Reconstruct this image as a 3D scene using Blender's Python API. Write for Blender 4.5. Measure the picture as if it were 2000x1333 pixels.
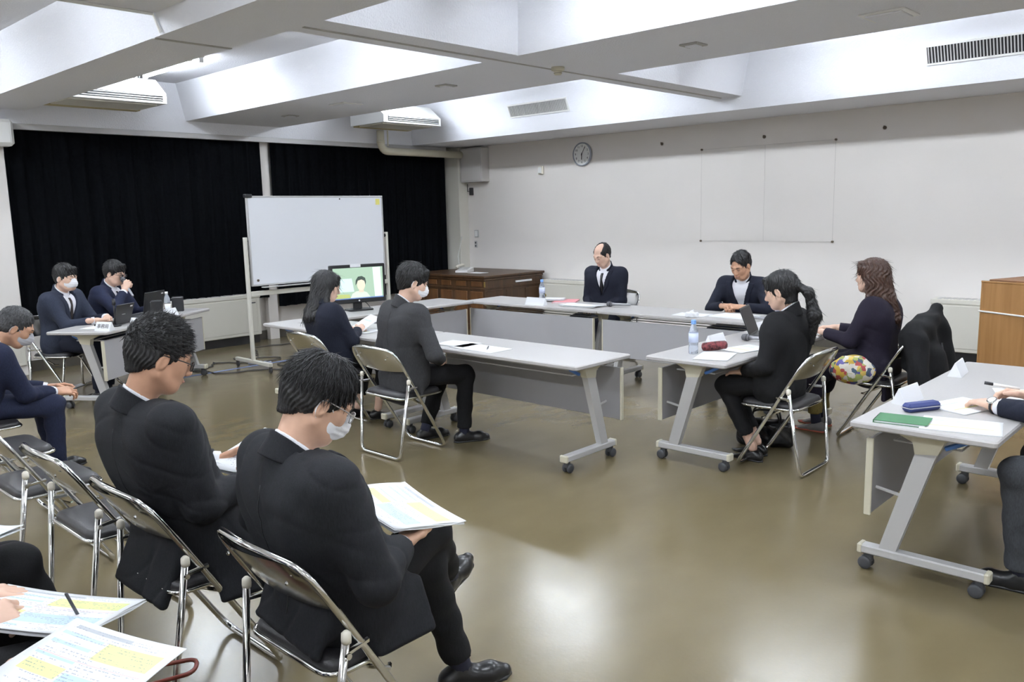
import bpy, math, random
import numpy as np
from mathutils import Vector, Matrix
for o in list(bpy.data.objects): bpy.data.objects.remove(o)
scene = bpy.context.scene
COL = scene.collection
# ------------------------------------------------------------------ camera, world, exposure
cam_d = bpy.data.cameras.new('camera'); cam = bpy.data.objects.new('camera', cam_d); COL.objects.link(cam)
F_PX, PITCH, YAW, ROLL, CAM_H = 1615.0, math.radians(8.78), math.radians(43.14), math.radians(-1.3), 1.62
fw = Vector((-math.sin(YAW)*math.cos(PITCH), math.cos(YAW)*math.cos(PITCH), -math.sin(PITCH)))
rt0 = Vector((math.cos(YAW), math.sin(YAW), 0)); up0 = rt0.cross(fw)
rt = rt0*math.cos(ROLL)+up0*math.sin(ROLL); up = rt.cross(fw)
M = Matrix((rt, up, -fw)).transposed().to_4x4(); M.translation = Vector((0, 0, CAM_H))
cam.matrix_world = M
cam_d.sensor_width = 36.0; cam_d.lens = 36.0*F_PX/2000.0; cam_d.clip_start = 0.05; cam_d.clip_end = 100
scene.camera = cam
w = bpy.data.worlds.new('world'); scene.world = w; w.use_nodes = True
w.node_tree.nodes['Background'].inputs[0].default_value = (0.8, 0.9, 1.0, 1); w.node_tree.nodes['Background'].inputs[1].default_value = 0.02
scene.view_settings.view_transform = 'Standard'; scene.view_settings.look = 'None'
scene.view_settings.gamma = 1.0; scene.view_settings.use_curve_mapping = False
scene.view_settings.exposure = 0.70
TUBE_POWER = 60.0
# ------------------------------------------------------------------ materials
MATS = {}
def mat(name, col, rough=0.6, metal=0.0, noise=None, bump=None, spec=0.5, emit=None, trans=0.0, coat=0.0):
    """noise=(scale, amount, stretch)  bump=(scale, strength)"""
    if name in MATS: return MATS[name]
    m = bpy.data.materials.new(name); m.use_nodes = True; nt = m.node_tree; b = nt.nodes['Principled BSDF']
    b.inputs['Base Color'].default_value = (*col, 1); b.inputs['Roughness'].default_value = rough
    b.inputs['Metallic'].default_value = metal; b.inputs['Specular IOR Level'].default_value = spec
    if trans: b.inputs['Transmission Weight'].default_value = trans; b.inputs['IOR'].default_value = 1.33
    if coat: b.inputs['Coat Weight'].default_value = coat; b.inputs['Coat Roughness'].default_value = 0.08
    if emit: b.inputs['Emission Color'].default_value = (*emit[0], 1); b.inputs['Emission Strength'].default_value = emit[1]
    if noise or bump:
        tc = nt.nodes.new('ShaderNodeTexCoord')
    if noise:
        mp = nt.nodes.new('ShaderNodeMapping'); nt.links.new(tc.outputs['Object'], mp.inputs[0])
        st = noise[2] if len(noise) > 2 else (1, 1, 1); mp.inputs['Scale'].default_value = st
        n = nt.nodes.new('ShaderNodeTexNoise'); n.inputs['Scale'].default_value = noise[0]; n.inputs['Detail'].default_value = 4
        nt.links.new(mp.outputs[0], n.inputs['Vector'])
        r = nt.nodes.new('ShaderNodeValToRGB'); a = noise[1]
        r.color_ramp.elements[0].position = 0.3; r.color_ramp.elements[1].position = 0.7
        r.color_ramp.elements[0].color = (*[max(0, c*(1-a)) for c in col], 1); r.color_ramp.elements[1].color = (*[min(1, c*(1+a)) for c in col], 1)
        nt.links.new(n.outputs['Fac'], r.inputs[0]); nt.links.new(r.outputs[0], b.inputs['Base Color'])
    if bump:
        n2 = nt.nodes.new('ShaderNodeTexNoise'); n2.inputs['Scale'].default_value = bump[0]; n2.inputs['Detail'].default_value = 3
        mp2 = nt.nodes.new('ShaderNodeMapping'); mp2.inputs['Scale'].default_value = bump[2] if len(bump) > 2 else (1, 1, 1)
        nt.links.new(tc.outputs['Object'], mp2.inputs[0]); nt.links.new(mp2.outputs[0], n2.inputs['Vector'])
        bp = nt.nodes.new('ShaderNodeBump'); bp.inputs['Strength'].default_value = bump[1]; bp.inputs['Distance'].default_value = 0.01
        nt.links.new(n2.outputs['Fac'], bp.inputs['Height']); nt.links.new(bp.outputs[0], b.inputs['Normal'])
    MATS[name] = m
    return m
def floor_material():
    m = bpy.data.materials.new('floor_vinyl'); m.use_nodes = True; nt = m.node_tree; b = nt.nodes['Principled BSDF']
    tc = nt.nodes.new('ShaderNodeTexCoord')
    def noise(s, d, stretch=(1, 1, 1)):
        mp = nt.nodes.new('ShaderNodeMapping'); mp.inputs['Scale'].default_value = stretch
        nt.links.new(tc.outputs['Object'], mp.inputs[0])
        n = nt.nodes.new('ShaderNodeTexNoise'); n.inputs['Scale'].default_value = s; n.inputs['Detail'].default_value = d
        nt.links.new(mp.outputs[0], n.inputs['Vector']); return n
    n1 = noise(0.9, 6); n2 = noise(5, 5, (1, .5, 1)); n3 = noise(60, 2)
    r = nt.nodes.new('ShaderNodeValToRGB'); cr = r.color_ramp
    cr.elements[0].position = .2; cr.elements[0].color = (.130, .104, .055, 1); cr.elements[1].position = .8; cr.elements[1].color = (.185, .150, .084, 1)
    mx = nt.nodes.new('ShaderNodeMath'); mx.operation = 'MULTIPLY_ADD'; mx.inputs[1].default_value = .4
    ad = nt.nodes.new('ShaderNodeMath'); ad.operation = 'MULTIPLY'; ad.inputs[1].default_value = .6
    nt.links.new(n1.outputs['Fac'], ad.inputs[0]); nt.links.new(n2.outputs['Fac'], mx.inputs[0]); nt.links.new(ad.outputs[0], mx.inputs[2])
    nt.links.new(mx.outputs[0], r.inputs[0]); nt.links.new(r.outputs[0], b.inputs['Base Color'])
    rr = nt.nodes.new('ShaderNodeMapRange'); rr.inputs['To Min'].default_value = .17; rr.inputs['To Max'].default_value = .30
    nt.links.new(n2.outputs['Fac'], rr.inputs['Value']); nt.links.new(rr.outputs[0], b.inputs['Roughness'])
    bp = nt.nodes.new('ShaderNodeBump'); bp.inputs['Strength'].default_value = .06; bp.inputs['Distance'].default_value = .005
    nt.links.new(n3.outputs['Fac'], bp.inputs['Height']); nt.links.new(bp.outputs[0], b.inputs['Normal'])
    b.inputs['Specular IOR Level'].default_value = .55
    return m
def wood_material(name, c1, c2, rough, scale=14, axis=(1, 1, .08)):
    m = bpy.data.materials.new(name); m.use_nodes = True; nt = m.node_tree; b = nt.nodes['Principled BSDF']
    tc = nt.nodes.new('ShaderNodeTexCoord'); mp = nt.nodes.new('ShaderNodeMapping'); mp.inputs['Scale'].default_value = axis
    nt.links.new(tc.outputs['Object'], mp.inputs[0])
    n = nt.nodes.new('ShaderNodeTexNoise'); n.inputs['Scale'].default_value = scale; n.inputs['Detail'].default_value = 8; n.inputs['Distortion'].default_value = .6
    nt.links.new(mp.outputs[0], n.inputs['Vector'])
    r = nt.nodes.new('ShaderNodeValToRGB'); r.color_ramp.elements[0].position = .3; r.color_ramp.elements[1].position = .7
    r.color_ramp.elements[0].color = (*c1, 1); r.color_ramp.elements[1].color = (*c2, 1)
    nt.links.new(n.outputs['Fac'], r.inputs[0]); nt.links.new(r.outputs[0], b.inputs['Base Color']); b.inputs['Roughness'].default_value = rough
    MATS[name] = m
    return m
def paper_material(name, blocks):
    """white sheet printed with tint blocks (x0,y0,x1,y1,col) in 0..1 generated coordinates plus rows of small print"""
    m = bpy.data.materials.new(name); m.use_nodes = True; nt = m.node_tree; b = nt.nodes['Principled BSDF']
    b.inputs['Roughness'].default_value = .75; b.inputs['Specular IOR Level'].default_value = .2
    uv = nt.nodes.new('ShaderNodeUVMap'); sp = nt.nodes.new('ShaderNodeSeparateXYZ'); nt.links.new(uv.outputs[0], sp.inputs[0])
    def math_(op, a, bb):
        n = nt.nodes.new('ShaderNodeMath'); n.operation = op
        for i, v in enumerate((a, bb)):
            if isinstance(v, (int, float)): n.inputs[i].default_value = v
            else: nt.links.new(v, n.inputs[i])
        return n.outputs[0]
    X, Y = sp.outputs[0], sp.outputs[1]
    def rect(x0, y0, x1, y1):
        return math_('MULTIPLY', math_('MULTIPLY', math_('GREATER_THAN', X, x0), math_('LESS_THAN', X, x1)), math_('MULTIPLY', math_('GREATER_THAN', Y, y0), math_('LESS_THAN', Y, y1)))
    cur = None
    def mix(fac, col, prev):
        n = nt.nodes.new('ShaderNodeMix'); n.data_type = 'RGBA'; nt.links.new(fac, n.inputs[0]); n.inputs[7].default_value = (*col, 1)
        if prev is None: n.inputs[6].default_value = (.86, .87, .88, 1)
        else: nt.links.new(prev, n.inputs[6])
        return n.outputs[2]
    for (x0, y0, x1, y1, c) in blocks: cur = mix(rect(x0, y0, x1, y1), c, cur)
    # rows of print: horizontal stripes broken up by noise
    rows = math_('LESS_THAN', math_('FRACT', math_('MULTIPLY', Y, 30.0), 0), .36)
    mp = nt.nodes.new('ShaderNodeMapping'); mp.inputs['Scale'].default_value = (60, 30, 1); nt.links.new(uv.outputs[0], mp.inputs[0])
    wn = nt.nodes.new('ShaderNodeTexNoise'); wn.inputs['Scale'].default_value = 1.0; nt.links.new(mp.outputs[0], wn.inputs['Vector'])
    mp2 = nt.nodes.new('ShaderNodeMapping'); mp2.inputs['Scale'].default_value = (5, 14, 1); nt.links.new(uv.outputs[0], mp2.inputs[0])
    wn2 = nt.nodes.new('ShaderNodeTexNoise'); wn2.inputs['Scale'].default_value = 1.0; nt.links.new(mp2.outputs[0], wn2.inputs['Vector'])
    ink = math_('MULTIPLY', math_('MULTIPLY', rows, math_('GREATER_THAN', wn.outputs['Fac'], .5)), math_('GREATER_THAN', wn2.outputs['Fac'], .5))
    ink = math_('MULTIPLY', ink, rect(.08, .06, .92, .94)); ink = math_('MULTIPLY', ink, .55)
    cur = mix(ink, (.18, .2, .28), cur)
    nt.links.new(cur, b.inputs['Base Color'])
    MATS[name] = m
    return m
# ------------------------------------------------------------------ mesh helpers
class MB:
    def __init__(s): s.v = []; s.f = []; s.uv = {}
    def add(s, vs, fs):
        o = len(s.v); s.v += [tuple(float(c) for c in v) for v in vs]; s.f += [tuple(i+o for i in f) for f in fs]; return s
    def box(s, a, b, ch=0.0):
        x0, y0, z0 = a; x1, y1, z1 = b
        if ch <= 0:
            return s.add([(x0,y0,z0),(x1,y0,z0),(x1,y1,z0),(x0,y1,z0),(x0,y0,z1),(x1,y0,z1),(x1,y1,z1),(x0,y1,z1)],
                  [(0,3,2,1),(4,5,6,7),(0,1,5,4),(1,2,6,5),(2,3,7,6),(3,0,4,7)])
        # chamfered box: 24 verts
        V = []; idx = {}
        for ix in (0, 1):
            for iy in (0, 1):
                for iz in (0, 1):
                    P = [(x0, x1)[ix], (y0, y1)[iy], (z0, z1)[iz]]; S = [1-2*ix, 1-2*iy, 1-2*iz]
                    for ax in range(3):
                        q = [P[k]+(0 if k == ax else S[k]*ch) for k in range(3)]
                        idx[(ix, iy, iz, ax)] = len(V); V.append(q)
        Fc = []
        for ax in range(3):
            u, v = [(1, 2), (2, 0), (0, 1)][ax]
            for side in (0, 1):
                def k(a_, b_):
                    t = [0, 0, 0]; t[ax] = side; t[u] = a_; t[v] = b_; return idx[(*t, ax)]
                q = (k(0,0), k(1,0), k(1,1), k(0,1)); Fc.append(q if side else q[::-1])
        for ax in range(3):            # edge strips along axis ax
            u, v = [(1, 2), (2, 0), (0, 1)][ax]
            for a_ in (0, 1):
                for b_ in (0, 1):
                    def k(e, n):
                        t = [0, 0, 0]; t[ax] = e; t[u] = a_; t[v] = b_; return idx[(*t, n)]
                    q = (k(0,u), k(1,u), k(1,v), k(0,v)); Fc.append(q if (a_ ^ b_) else q[::-1])
        for ix in (0, 1):
            for iy in (0, 1):
                for iz in (0, 1):
                    q = tuple(idx[(ix, iy, iz, a_)] for a_ in range(3)); Fc.append(q if (ix+iy+iz) % 2 else q[::-1])
        return s.add(V, Fc)
    def prism(s, poly, z0, z1):
        n = len(poly)
        return s.add([(x, y, z0) for x, y in poly]+[(x, y, z1) for x, y in poly],
              [tuple(range(n))[::-1], tuple(range(n, 2*n))]+[(i, (i+1) % n, n+(i+1) % n, n+i) for i in range(n)])
    def tube(s, path, r, seg=8, closed=False, cap=True):
        P = [Vector(p) for p in path]; n = len(P); rr = r if isinstance(r, (list, tuple)) else [r]*n
        T = []
        for i in range(n):
            if closed: t = (P[(i+1) % n]-P[i-1])
            else: t = P[min(i+1, n-1)]-P[max(i-1, 0)]
            T.append(t.normalized())
        a = Vector((0, 0, 1)) if abs(T[0].z) < .9 else Vector((1, 0, 0))
        N = (a-T[0]*a.dot(T[0])).normalized(); vs = []; fs = []
        for i in range(n):
            N = (N-T[i]*N.dot(T[i])); N = N.normalized() if N.length > 1e-6 else T[i].orthogonal().normalized()
            B = T[i].cross(N)
            for k in range(seg):
                th = 2*math.pi*k/seg; vs.append(P[i]+(N*math.cos(th)+B*math.sin(th))*rr[i])
        m = n if closed else n-1
        for i in range(m):
            j = (i+1) % n
            for k in range(seg): k2 = (k+1) % seg; fs.append((i*seg+k, i*seg+k2, j*seg+k2, j*seg+k))
        if cap and not closed: fs.append(tuple(range(seg))[::-1]); fs.append(tuple((n-1)*seg+k for k in range(seg)))
        return s.add(vs, fs)
    def lathe(s, prof, c=(0, 0, 0), seg=16):
        vs = []; fs = []; n = len(prof)
        for r, z in prof:
            for k in range(seg): th = 2*math.pi*k/seg; vs.append((c[0]+r*math.cos(th), c[1]+r*math.sin(th), c[2]+z))
        for i in range(n-1):
            for k in range(seg): k2 = (k+1) % seg; fs.append((i*seg+k, i*seg+k2, (i+1)*seg+k2, (i+1)*seg+k))
        fs.append(tuple(range(seg))[::-1]); fs.append(tuple((n-1)*seg+k for k in range(seg)))
        return s.add(vs, fs)
    def xf(s, m):
        s.v = [tuple(m @ Vector(v)) for v in s.v]; return s
    def build(s, name, material, parent=None, smooth=False):
        me = bpy.data.meshes.new(name); me.from_pydata(s.v, [], s.f); me.update()
        if smooth: me.polygons.foreach_set('use_smooth', [True]*len(me.polygons))
        if material: me.materials.append(material)
        return link(name, me, parent)
def link(name, me, parent=None):
    o = bpy.data.objects.new(name, me); COL.objects.link(o)
    if parent: o.parent = parent
    return o
def tag(o, label=None, cat=None, group=None, kind=None):
    if label: o['label'] = label
    if cat: o['category'] = cat
    if group: o['group'] = group
    if kind: o['kind'] = kind
    return o
def thing(name, label, cat, loc=(0, 0, 0), rz=0.0, group=None):
    o = bpy.data.objects.new(name, None); COL.objects.link(o); o.location = loc; o.rotation_euler = (0, 0, rz); o.empty_display_size = .1
    return tag(o, label, cat, group)
def struct(name, mb, m, smooth=False, parent=None):
    o = mb.build(name, m, parent, smooth)
    if not parent: o['kind'] = 'structure'
    return o
def copy_tree(o, parent=None):
    c = o.copy(); COL.objects.link(c); c.parent = parent
    for ch in list(o.children): copy_tree(ch, c)
    return c
def fillet(pts, r, n=5, closed=False):
    P = [Vector(p) for p in pts]; out = []; N = len(P)
    for i, p in enumerate(P):
        if not closed and i in (0, N-1): out.append(p); continue
        a = P[i-1]; b = P[(i+1) % N]; da = (a-p); db = (b-p); q = min(r, da.length*.49, db.length*.49)
        s0 = p+da.normalized()*q; s1 = p+db.normalized()*q
        for k in range(n+1):
            t = k/n; out.append(s0*(1-t)**2+p*2*t*(1-t)+s1*t*t)
    return out
def rot_m(rz=0, loc=(0, 0, 0), rx=0, ry=0):
    return Matrix.Translation(Vector(loc)) @ Matrix.Rotation(rz, 4, 'Z') @ Matrix.Rotation(ry, 4, 'Y') @ Matrix.Rotation(rx, 4, 'X')
R = math.radians
# shared materials
m_plaster = mat('rough_sprayed_plaster', (.81, .82, .87), .9, bump=(70, .55), spec=.2)
m_wall = mat('painted_wall', (.76, .725, .69), .75, noise=(1.2, .02), spec=.3)
m_floor = floor_material()
m_curtain = mat('blackout_curtain', (.0035, .004, .005), 1.0, noise=(30, .3), spec=.03)
m_chrome = mat('chrome', (.72, .72, .70), .1, 1.0)
m_steel = mat('polished_steel_sheet', (.62, .61, .58), .16, 1.0, bump=(3, .05))
m_vinyl = mat('black_vinyl', (.018, .017, .019), .42, bump=(200, .1))
m_capw = mat('ivory_plastic', (.72, .68, .58), .45)
m_top = mat('table_laminate', (.455, .44, .43), .38, noise=(90, .03))
m_edge = mat('table_edge_grey', (.50, .49, .48), .5)
m_panel = mat('panel_grey', (.36, .355, .365), .55)
m_alu = mat('grey_painted_metal', (.48, .475, .47), .38)
m_cream = mat('cream_plastic', (.62, .585, .46), .5)
m_rubber = mat('dark_rubber', (.05, .052, .058), .55)
m_blue = mat('blue_plastic', (.08, .22, .62), .4)
m_white = mat('white_enamel', (.80, .80, .78), .35)
m_beige = mat('beige_enamel', (.66, .64, .57), .45)
m_black = mat('black_plastic', (.012, .012, .014), .4)
m_dgrey = mat('dark_grey_plastic', (.06, .06, .065), .5)
m_paper = mat('plain_paper', (.84, .85, .87), .8, spec=.2)
m_screw = mat('brown_hook', (.12, .09, .06), .5)

def text_mesh(name, body, size, m, parent, loc, rot, extrude=.0006):
    cu = bpy.data.curves.new(name, 'FONT'); cu.body = body; cu.size = size; cu.align_x = 'CENTER'; cu.align_y = 'CENTER'; cu.extrude = extrude
    o = bpy.data.objects.new(name+'_curve', cu); COL.objects.link(o); dg = bpy.context.evaluated_depsgraph_get(); dg.update()
    me = bpy.data.meshes.new_from_object(o.evaluated_get(dg)); bpy.data.objects.remove(o); me.name = name; me.materials.clear(); me.materials.append(m)
    k = link(name, me, parent); k.location = loc; k.rotation_euler = rot
    return k
# ------------------------------------------------------------------ the room
XC, YW, YB, XR = -10.1, 9.42, -3.2, 4.2          # curtain wall, clock wall, wall behind the camera, right wall
ZS, ZB, ZC = 2.67, 2.80, 3.20                    # perimeter soffit, beam bottoms, coffer ceiling
SL = .44                                         # slope of the coffer sides
struct('floor', MB().box((XC-.2, YB-.2, -.1), (XR+.2, YW+.2, 0)), m_floor)
struct('ceiling', MB().box((XC-.2, YB-.2, ZC), (XR+.2, YW+.2, ZC+.12)), m_plaster)
struct('wall_back', MB().box((XC-.2, YW, 0), (XR+.2, YW+.2, ZC)), m_wall)
struct('wall_left', MB().box((XC-.2, YB, 0), (XC, YW, ZC)), m_wall)
struct('wall_right', MB().box((XR, YB, 0), (XR+.2, YW, ZC)), m_wall)
struct('wall_front', MB().box((XC, YB-.2, 0), (XR, YB, ZC)), m_wall)
m_base = mat('dark_baseboard', (.07, .062, .05), .5)
struct('baseboard_back', MB().box((XC, YW-.012, 0), (XR, YW, .09)), m_base)
struct('baseboard_left', MB().box((XC, YB, 0), (XC+.012, YW, .12)), m_base)
def beam_x(y0, y1, x0, x1, zb=ZB):
    d = SL*(ZC-zb)
    return MB().add([(x, y, z) for x in (x0, x1) for y, z in ((y0, zb), (y1, zb), (y1+d, ZC), (y0-d, ZC))],
        [(0, 1, 2, 3)[::-1], (4, 5, 6, 7), (0, 4, 5, 1)[::-1], (1, 5, 6, 2)[::-1], (2, 6, 7, 3)[::-1], (3, 7, 4, 0)[::-1]][0:6])
def beam_y(x0, x1, y0, y1, zb=ZB):
    d = SL*(ZC-zb)
    return MB().add([(x, y, z) for y in (y0, y1) for x, z in ((x0, zb), (x1, zb), (x1+d, ZC), (x0-d, ZC))],
        [(0, 1, 2, 3), (4, 5, 6, 7)[::-1], (0, 4, 5, 1), (1, 5, 6, 2), (2, 6, 7, 3), (3, 7, 4, 0)])
n_trim = [0]
def trim(mb, m=None, smooth=False):
    n_trim[0] += 1
    return struct('trim_%d' % n_trim[0], mb, m or m_plaster, smooth)
trim(beam_x(2.54, 3.08, XC, XR)); trim(beam_x(4.82, 6.10, XC, XR))
trim(beam_x(-.55, -.05, XC, XR))
CB = ZB+.0015
trim(beam_y(-4.77, -4.39, 3.0, 4.9, CB)); trim(beam_y(-4.77, -4.39, 6.0, 8.36, CB)); trim(beam_y(-5.35, -4.9, -.3, 2.5, 2.92)); trim(beam_y(.75, 1.13, 3.0, 4.9, CB)); trim(beam_y(.75, 1.13, 6.0, 8.36, CB))
# perimeter box beams with inclined faces
d = SL*(ZC-ZS)
trim(MB().add([(x, y, z) for x in (XC, XR) for y, z in ((8.4, ZS), (YW, ZS), (YW, ZC), (8.4-d, ZC))],
    [(3, 2, 1, 0), (4, 5, 6, 7), (1, 5, 4, 0), (2, 6, 5, 1), (3, 7, 6, 2), (0, 4, 7, 3)]))
trim(MB().add([(x, y, z) for y in (YB, YW) for x, z in ((-9.85, ZS), (XC, ZS), (XC, ZC), (-9.85+d, ZC))],
    [(0, 1, 2, 3), (7, 6, 5, 4), (0, 4, 5, 1), (1, 5, 6, 2), (2, 6, 7, 3), (3, 7, 4, 0)]))
trim(MB().box((-9.93, 2.85, 2.61), (-9.86, 9.1, ZS)), m_alu)                # curtain rail box
# white column at the near end of the curtains, corner post, window mullion strip
trim(MB().box((XC, 1.6, 0), (-9.88, 2.86, ZS), .004), m_wall)
trim(MB().box((XC, 9.22, 0), (-9.72, YW, ZS), .006), m_beige)
trim(MB().box((XC, 5.88, 0), (-10.0, 6.02, ZS)), m_wall)
# joint strips on the beam undersides and the conduit at the beam
m_joint = mat('joint_strip', (.45, .44, .42), .7)
trim(MB().box((-5.52, 2.54, ZB-.006), (-5.49, 3.08, ZB+.01)).box((-4.62, 3.08, ZB-.006), (-4.60, 8.3, ZB+.01)), m_joint)
trim(MB().tube([(-5.36, 2.52, ZB+.005), (-5.36, 2.475, 2.915), (-5.36, 1.2, 2.912)], .012, 6), m_white)
# ---- curtains: each drop is a thing with real folds
def curtain(y0, y1, z0, z1, label, seed):
    rnd = random.Random(seed); n = int((y1-y0)/.018); mb = MB(); rows = 7
    ph = [rnd.uniform(0, 6) for _ in range(4)]; vs = []
    for j in range(rows+1):
        t = j/rows
        for i in range(n+1):
            s = i/n; y = y0+(y1-y0)*s
            a = .022*math.sin(y*38+ph[0]+.8*math.sin(y*4+ph[1])+.35*t)+.012*math.sin(y*71+ph[2]+t)+.01*math.sin(y*9+ph[3])
            vs.append((-9.955+a*(.75+.3*t), y, z1+(z0-z1)*t))
    m = len(vs); vs2 = [(x-.006, y, z) for x, y, z in vs]
    fs = []
    for j in range(rows):
        for i in range(n):
            a = j*(n+1)+i; b = a+1; c = a+n+2; dd = a+n+1
            fs.append((a, dd, c, b)); fs.append((m+a, m+b, m+c, m+dd))
    mb.add(vs+vs2, fs)
    o = mb.build('blackout_curtain', m_curtain, None, True)
    return tag(o, label, 'curtain', 'black curtains on the left wall')
curtain(2.88, 4.45, .58, 2.63, 'black blackout curtain hanging next to the white column at far left', 1)
curtain(4.45, 5.86, .58, 2.63, 'black blackout curtain behind the left edge of the whiteboard', 2)
curtain(6.03, 7.62, .44, 2.63, 'black blackout curtain behind the whiteboard and the monitor', 3)
curtain(7.62, 9.12, .44, 2.63, 'black blackout curtain ending at the corner post above the wooden desk', 4)
# ---- window sill wall below the curtains is part of wall_left; convector heaters
def heater(loc, rz, L, label, D=.22):
    t = thing('convector_heater', label, 'heater', loc, rz, 'convector heaters along the walls')
    MB().box((-L/2, -D, .11), (L/2, 0, .635), .008).build('casing', m_beige, t)
    MB().box((-L/2-.004, -D-.008, .60), (L/2+.004, 0, .65), .006).build('top_cover', m_beige, t)
    MB().box((-L/2+.05, -D-.004, .15), (L/2-.05, -D+.003, .585), .003).build('front_panel', m_beige, t)
    g = MB()
    for i in range(int(L/.06)): g.box((-L/2+.05+i*.06, -D+.03, .648), (-L/2+.09+i*.06, -.04, .654))
    g.build('outlet_grille', m_alu, t)
    MB().box((-L/2+.02, -D+.03, 0), (L/2-.02, -.01, .11)).build('plinth', m_black, t)
    MB().box((L/2-.14, -D-.006, .53), (L/2-.07, -D-.003, .545)).build('badge', m_dgrey, t)
    MB().lathe([(.022, 0), (.022, .015)], (0, 0, 0), 10).xf(rot_m(0, (-L/2+.03, -D-.004, .42), R(90))).build('knob', mat('brass', (.45, .33, .12), .35, .8), t)
    return t
heater((XC+.02, 5.0, 0), R(90), 1.35, 'beige convector heater under the curtains left of the whiteboard leg')
heater((XC+.02, 2.2, 0), R(90), 1.3, 'beige convector heater against the white column at far left')
heater((-2.05, YW-.01, 0), 0, 1.2, 'beige convector heater on the back wall beside the wooden lectern')
heater((-7.45, YW-.01, 0), 0, 1.0, 'beige convector heater on the back wall behind the balding man')
# ---- air conditioners hung in the coffers
def aircon(loc, label):
    t = thing('ceiling_air_conditioner', label, 'air conditioner', loc, 0, 'ceiling air conditioners')
    # front faces +X ; local: y length 1.0, x depth .75
    L = .5
    MB().add([(x, y, z) for y in (-L, L) for x, z in ((0, 0), (.72, 0), (.72, .10), (.50, .27), (0, .27))],
        [(0, 1, 2, 3, 4), (9, 8, 7, 6, 5), (0, 5, 6, 1), (1, 6, 7, 2), (2, 7, 8, 3), (3, 8, 9, 4), (4, 9, 5, 0)]).build('casing', mat('air_conditioner_white', (.82, .82, .79), .4), t)
    MB().box((.715, -L+.07, .022), (.724, L-.04, .088)).build('outlet', m_black, t)
    for k in range(3): MB().box((.718, -L+.075, .028+k*.022), (.736, L-.045, .036+k*.022), .002).build('louvre', m_white, t)
    MB().box((.05, -L+.06, -.012), (.62, L-.06, .002), .003).build('intake_panel', m_beige, t)
    MB().box((.02, -L+.03, -.016), (.13, L-.03, .001)).build('rear_trim', mat('yellowed_plastic', (.50, .42, .22), .5), t)
    for y in (-L+.08, L-.08):
        MB().tube([(.3, y, .26), (.3, y, .37)], .008, 6).build('hanger', m_alu, t)
    return t
aircon((-9.48, 7.5, 2.84), 'white ceiling air conditioner hung above the right curtain near the corner')
aircon((-9.48, 3.62, 2.84), 'white ceiling air conditioner half hidden behind the beam at upper left')
pp = fillet([(-9.68, 7.66, 2.84), (-9.68, 7.66, 2.55), (-9.68, 9.25, 2.55)], .16, 6)
pc = thing('drain_pipe_cover', 'beige duct cover bending from the air conditioner down to the corner post', 'pipe')
MB().tube(pp, .055, 10).build('duct', m_cream, pc, True); MB().tube([(-9.68, 7.66, 2.70), (-9.68, 7.66, 2.66)], .062, 10).build('collar', m_cream, pc, True)
MB().tube([(-9.64, 7.76, 2.84), (-9.64, 7.76, 2.62)], .01, 6).build('refrigerant_line', m_cream, pc)
# ---- grilles on the inclined face
def face_pt(x, z, off=0.0):
    n = Vector((0, -1, -SL)).normalized(); return Vector((x, 8.4-SL*(z-ZS), z))+n*off
def grille(x0, x1, z0, z1, dark, label):
    t = thing('air_grille', label, 'grille', (0, 0, 0), 0, 'air grilles on the sloping beam face')
    def slab(x0, x1, z0, z1, o0, o1):
        P = [face_pt(x, z, o) for o in (o0, o1) for x, z in ((x0, z0), (x1, z0), (x1, z1), (x0, z1))]
        return P, [(0, 1, 2, 3), (7, 6, 5, 4), (4, 5, 1, 0), (5, 6, 2, 1), (6, 7, 3, 2), (7, 4, 0, 3)]
    MB().add(*slab(x0, x1, z0, z1, -.01, .004)).build('backing', dark, t)
    fr = MB()
    for a in ((x0-.015, x1+.015, z0-.015, z0), (x0-.015, x1+.015, z1, z1+.015), (x0-.015, x0, z0, z1), (x1, x1+.015, z0, z1)): fr.add(*slab(*a, 0, .014))
    fr.build('frame', m_white, t)
    n = int((x1-x0)/.026); me = None
    for i in range(n):
        x = x0+(i+.5)*(x1-x0)/n
        if me is None:
            me = MB().add(*slab(x-.005, x+.005, z0, z1, .003, .012)).build('slat', m_alu, t); x_first = x; me_o = me
        else:
            c = me_o.copy(); COL.objects.link(c); c.parent = t; c.location = (x-x_first, 0, 0)
grille(-7.7, -6.72, 2.89, 3.02, mat('grille_grey', (.30, .30, .28), .6), 'grey slatted air grille on the sloping beam face above the wall clock')
grille(-2.53, -1.25, 2.88, 3.015, m_black, 'dark slatted air grille on the sloping beam face at upper right')
# ---- ceiling fittings
def hatch(loc, sx, sy, label, mm, name='ceiling_hatch', cat='hatch'):
    t = thing(name, label, cat, loc)
    MB().box((-sx/2, -sy/2, -.012), (sx/2, sy/2, 0), .003).build('frame', mm, t)
    MB().box((-sx/2+.03, -sy/2+.03, -.02), (sx/2-.03, sy/2-.03, -.01), .003).build('cover', m_plaster, t)
    return t
hatch((-1.95, 5.6, ZB), .28, .28, 'white square air diffuser under the wide beam at upper right', m_white, 'air_diffuser', 'diffuser')
hatch((-3.27, 5.48, ZB), .15, .15, 'small square recessed plate under the wide beam right of the cross beam', m_joint)
hatch((-5.8, 5.38, ZB), .15, .15, 'small square recessed plate under the wide beam left of the smoke detector', m_joint)
hatch((-7.4, 5.42, ZB), .26, .26, 'faint square air diffuser under the wide beam near the curtains', m_white, 'air_diffuser', 'diffuser')
hatch((-8.6, 5.5, ZB), .15, .15, 'small dark plate under the wide beam nearest the curtains', m_joint)
sd = thing('smoke_detector', 'cream round smoke detector under the crossing of the beams', 'smoke detector', (-4.52, 5.45, ZB))
MB().lathe([(.055, 0), (.055, -.025), (.04, -.03)][::-1], seg=18).build('base', m_cream, sd, True)
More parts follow.
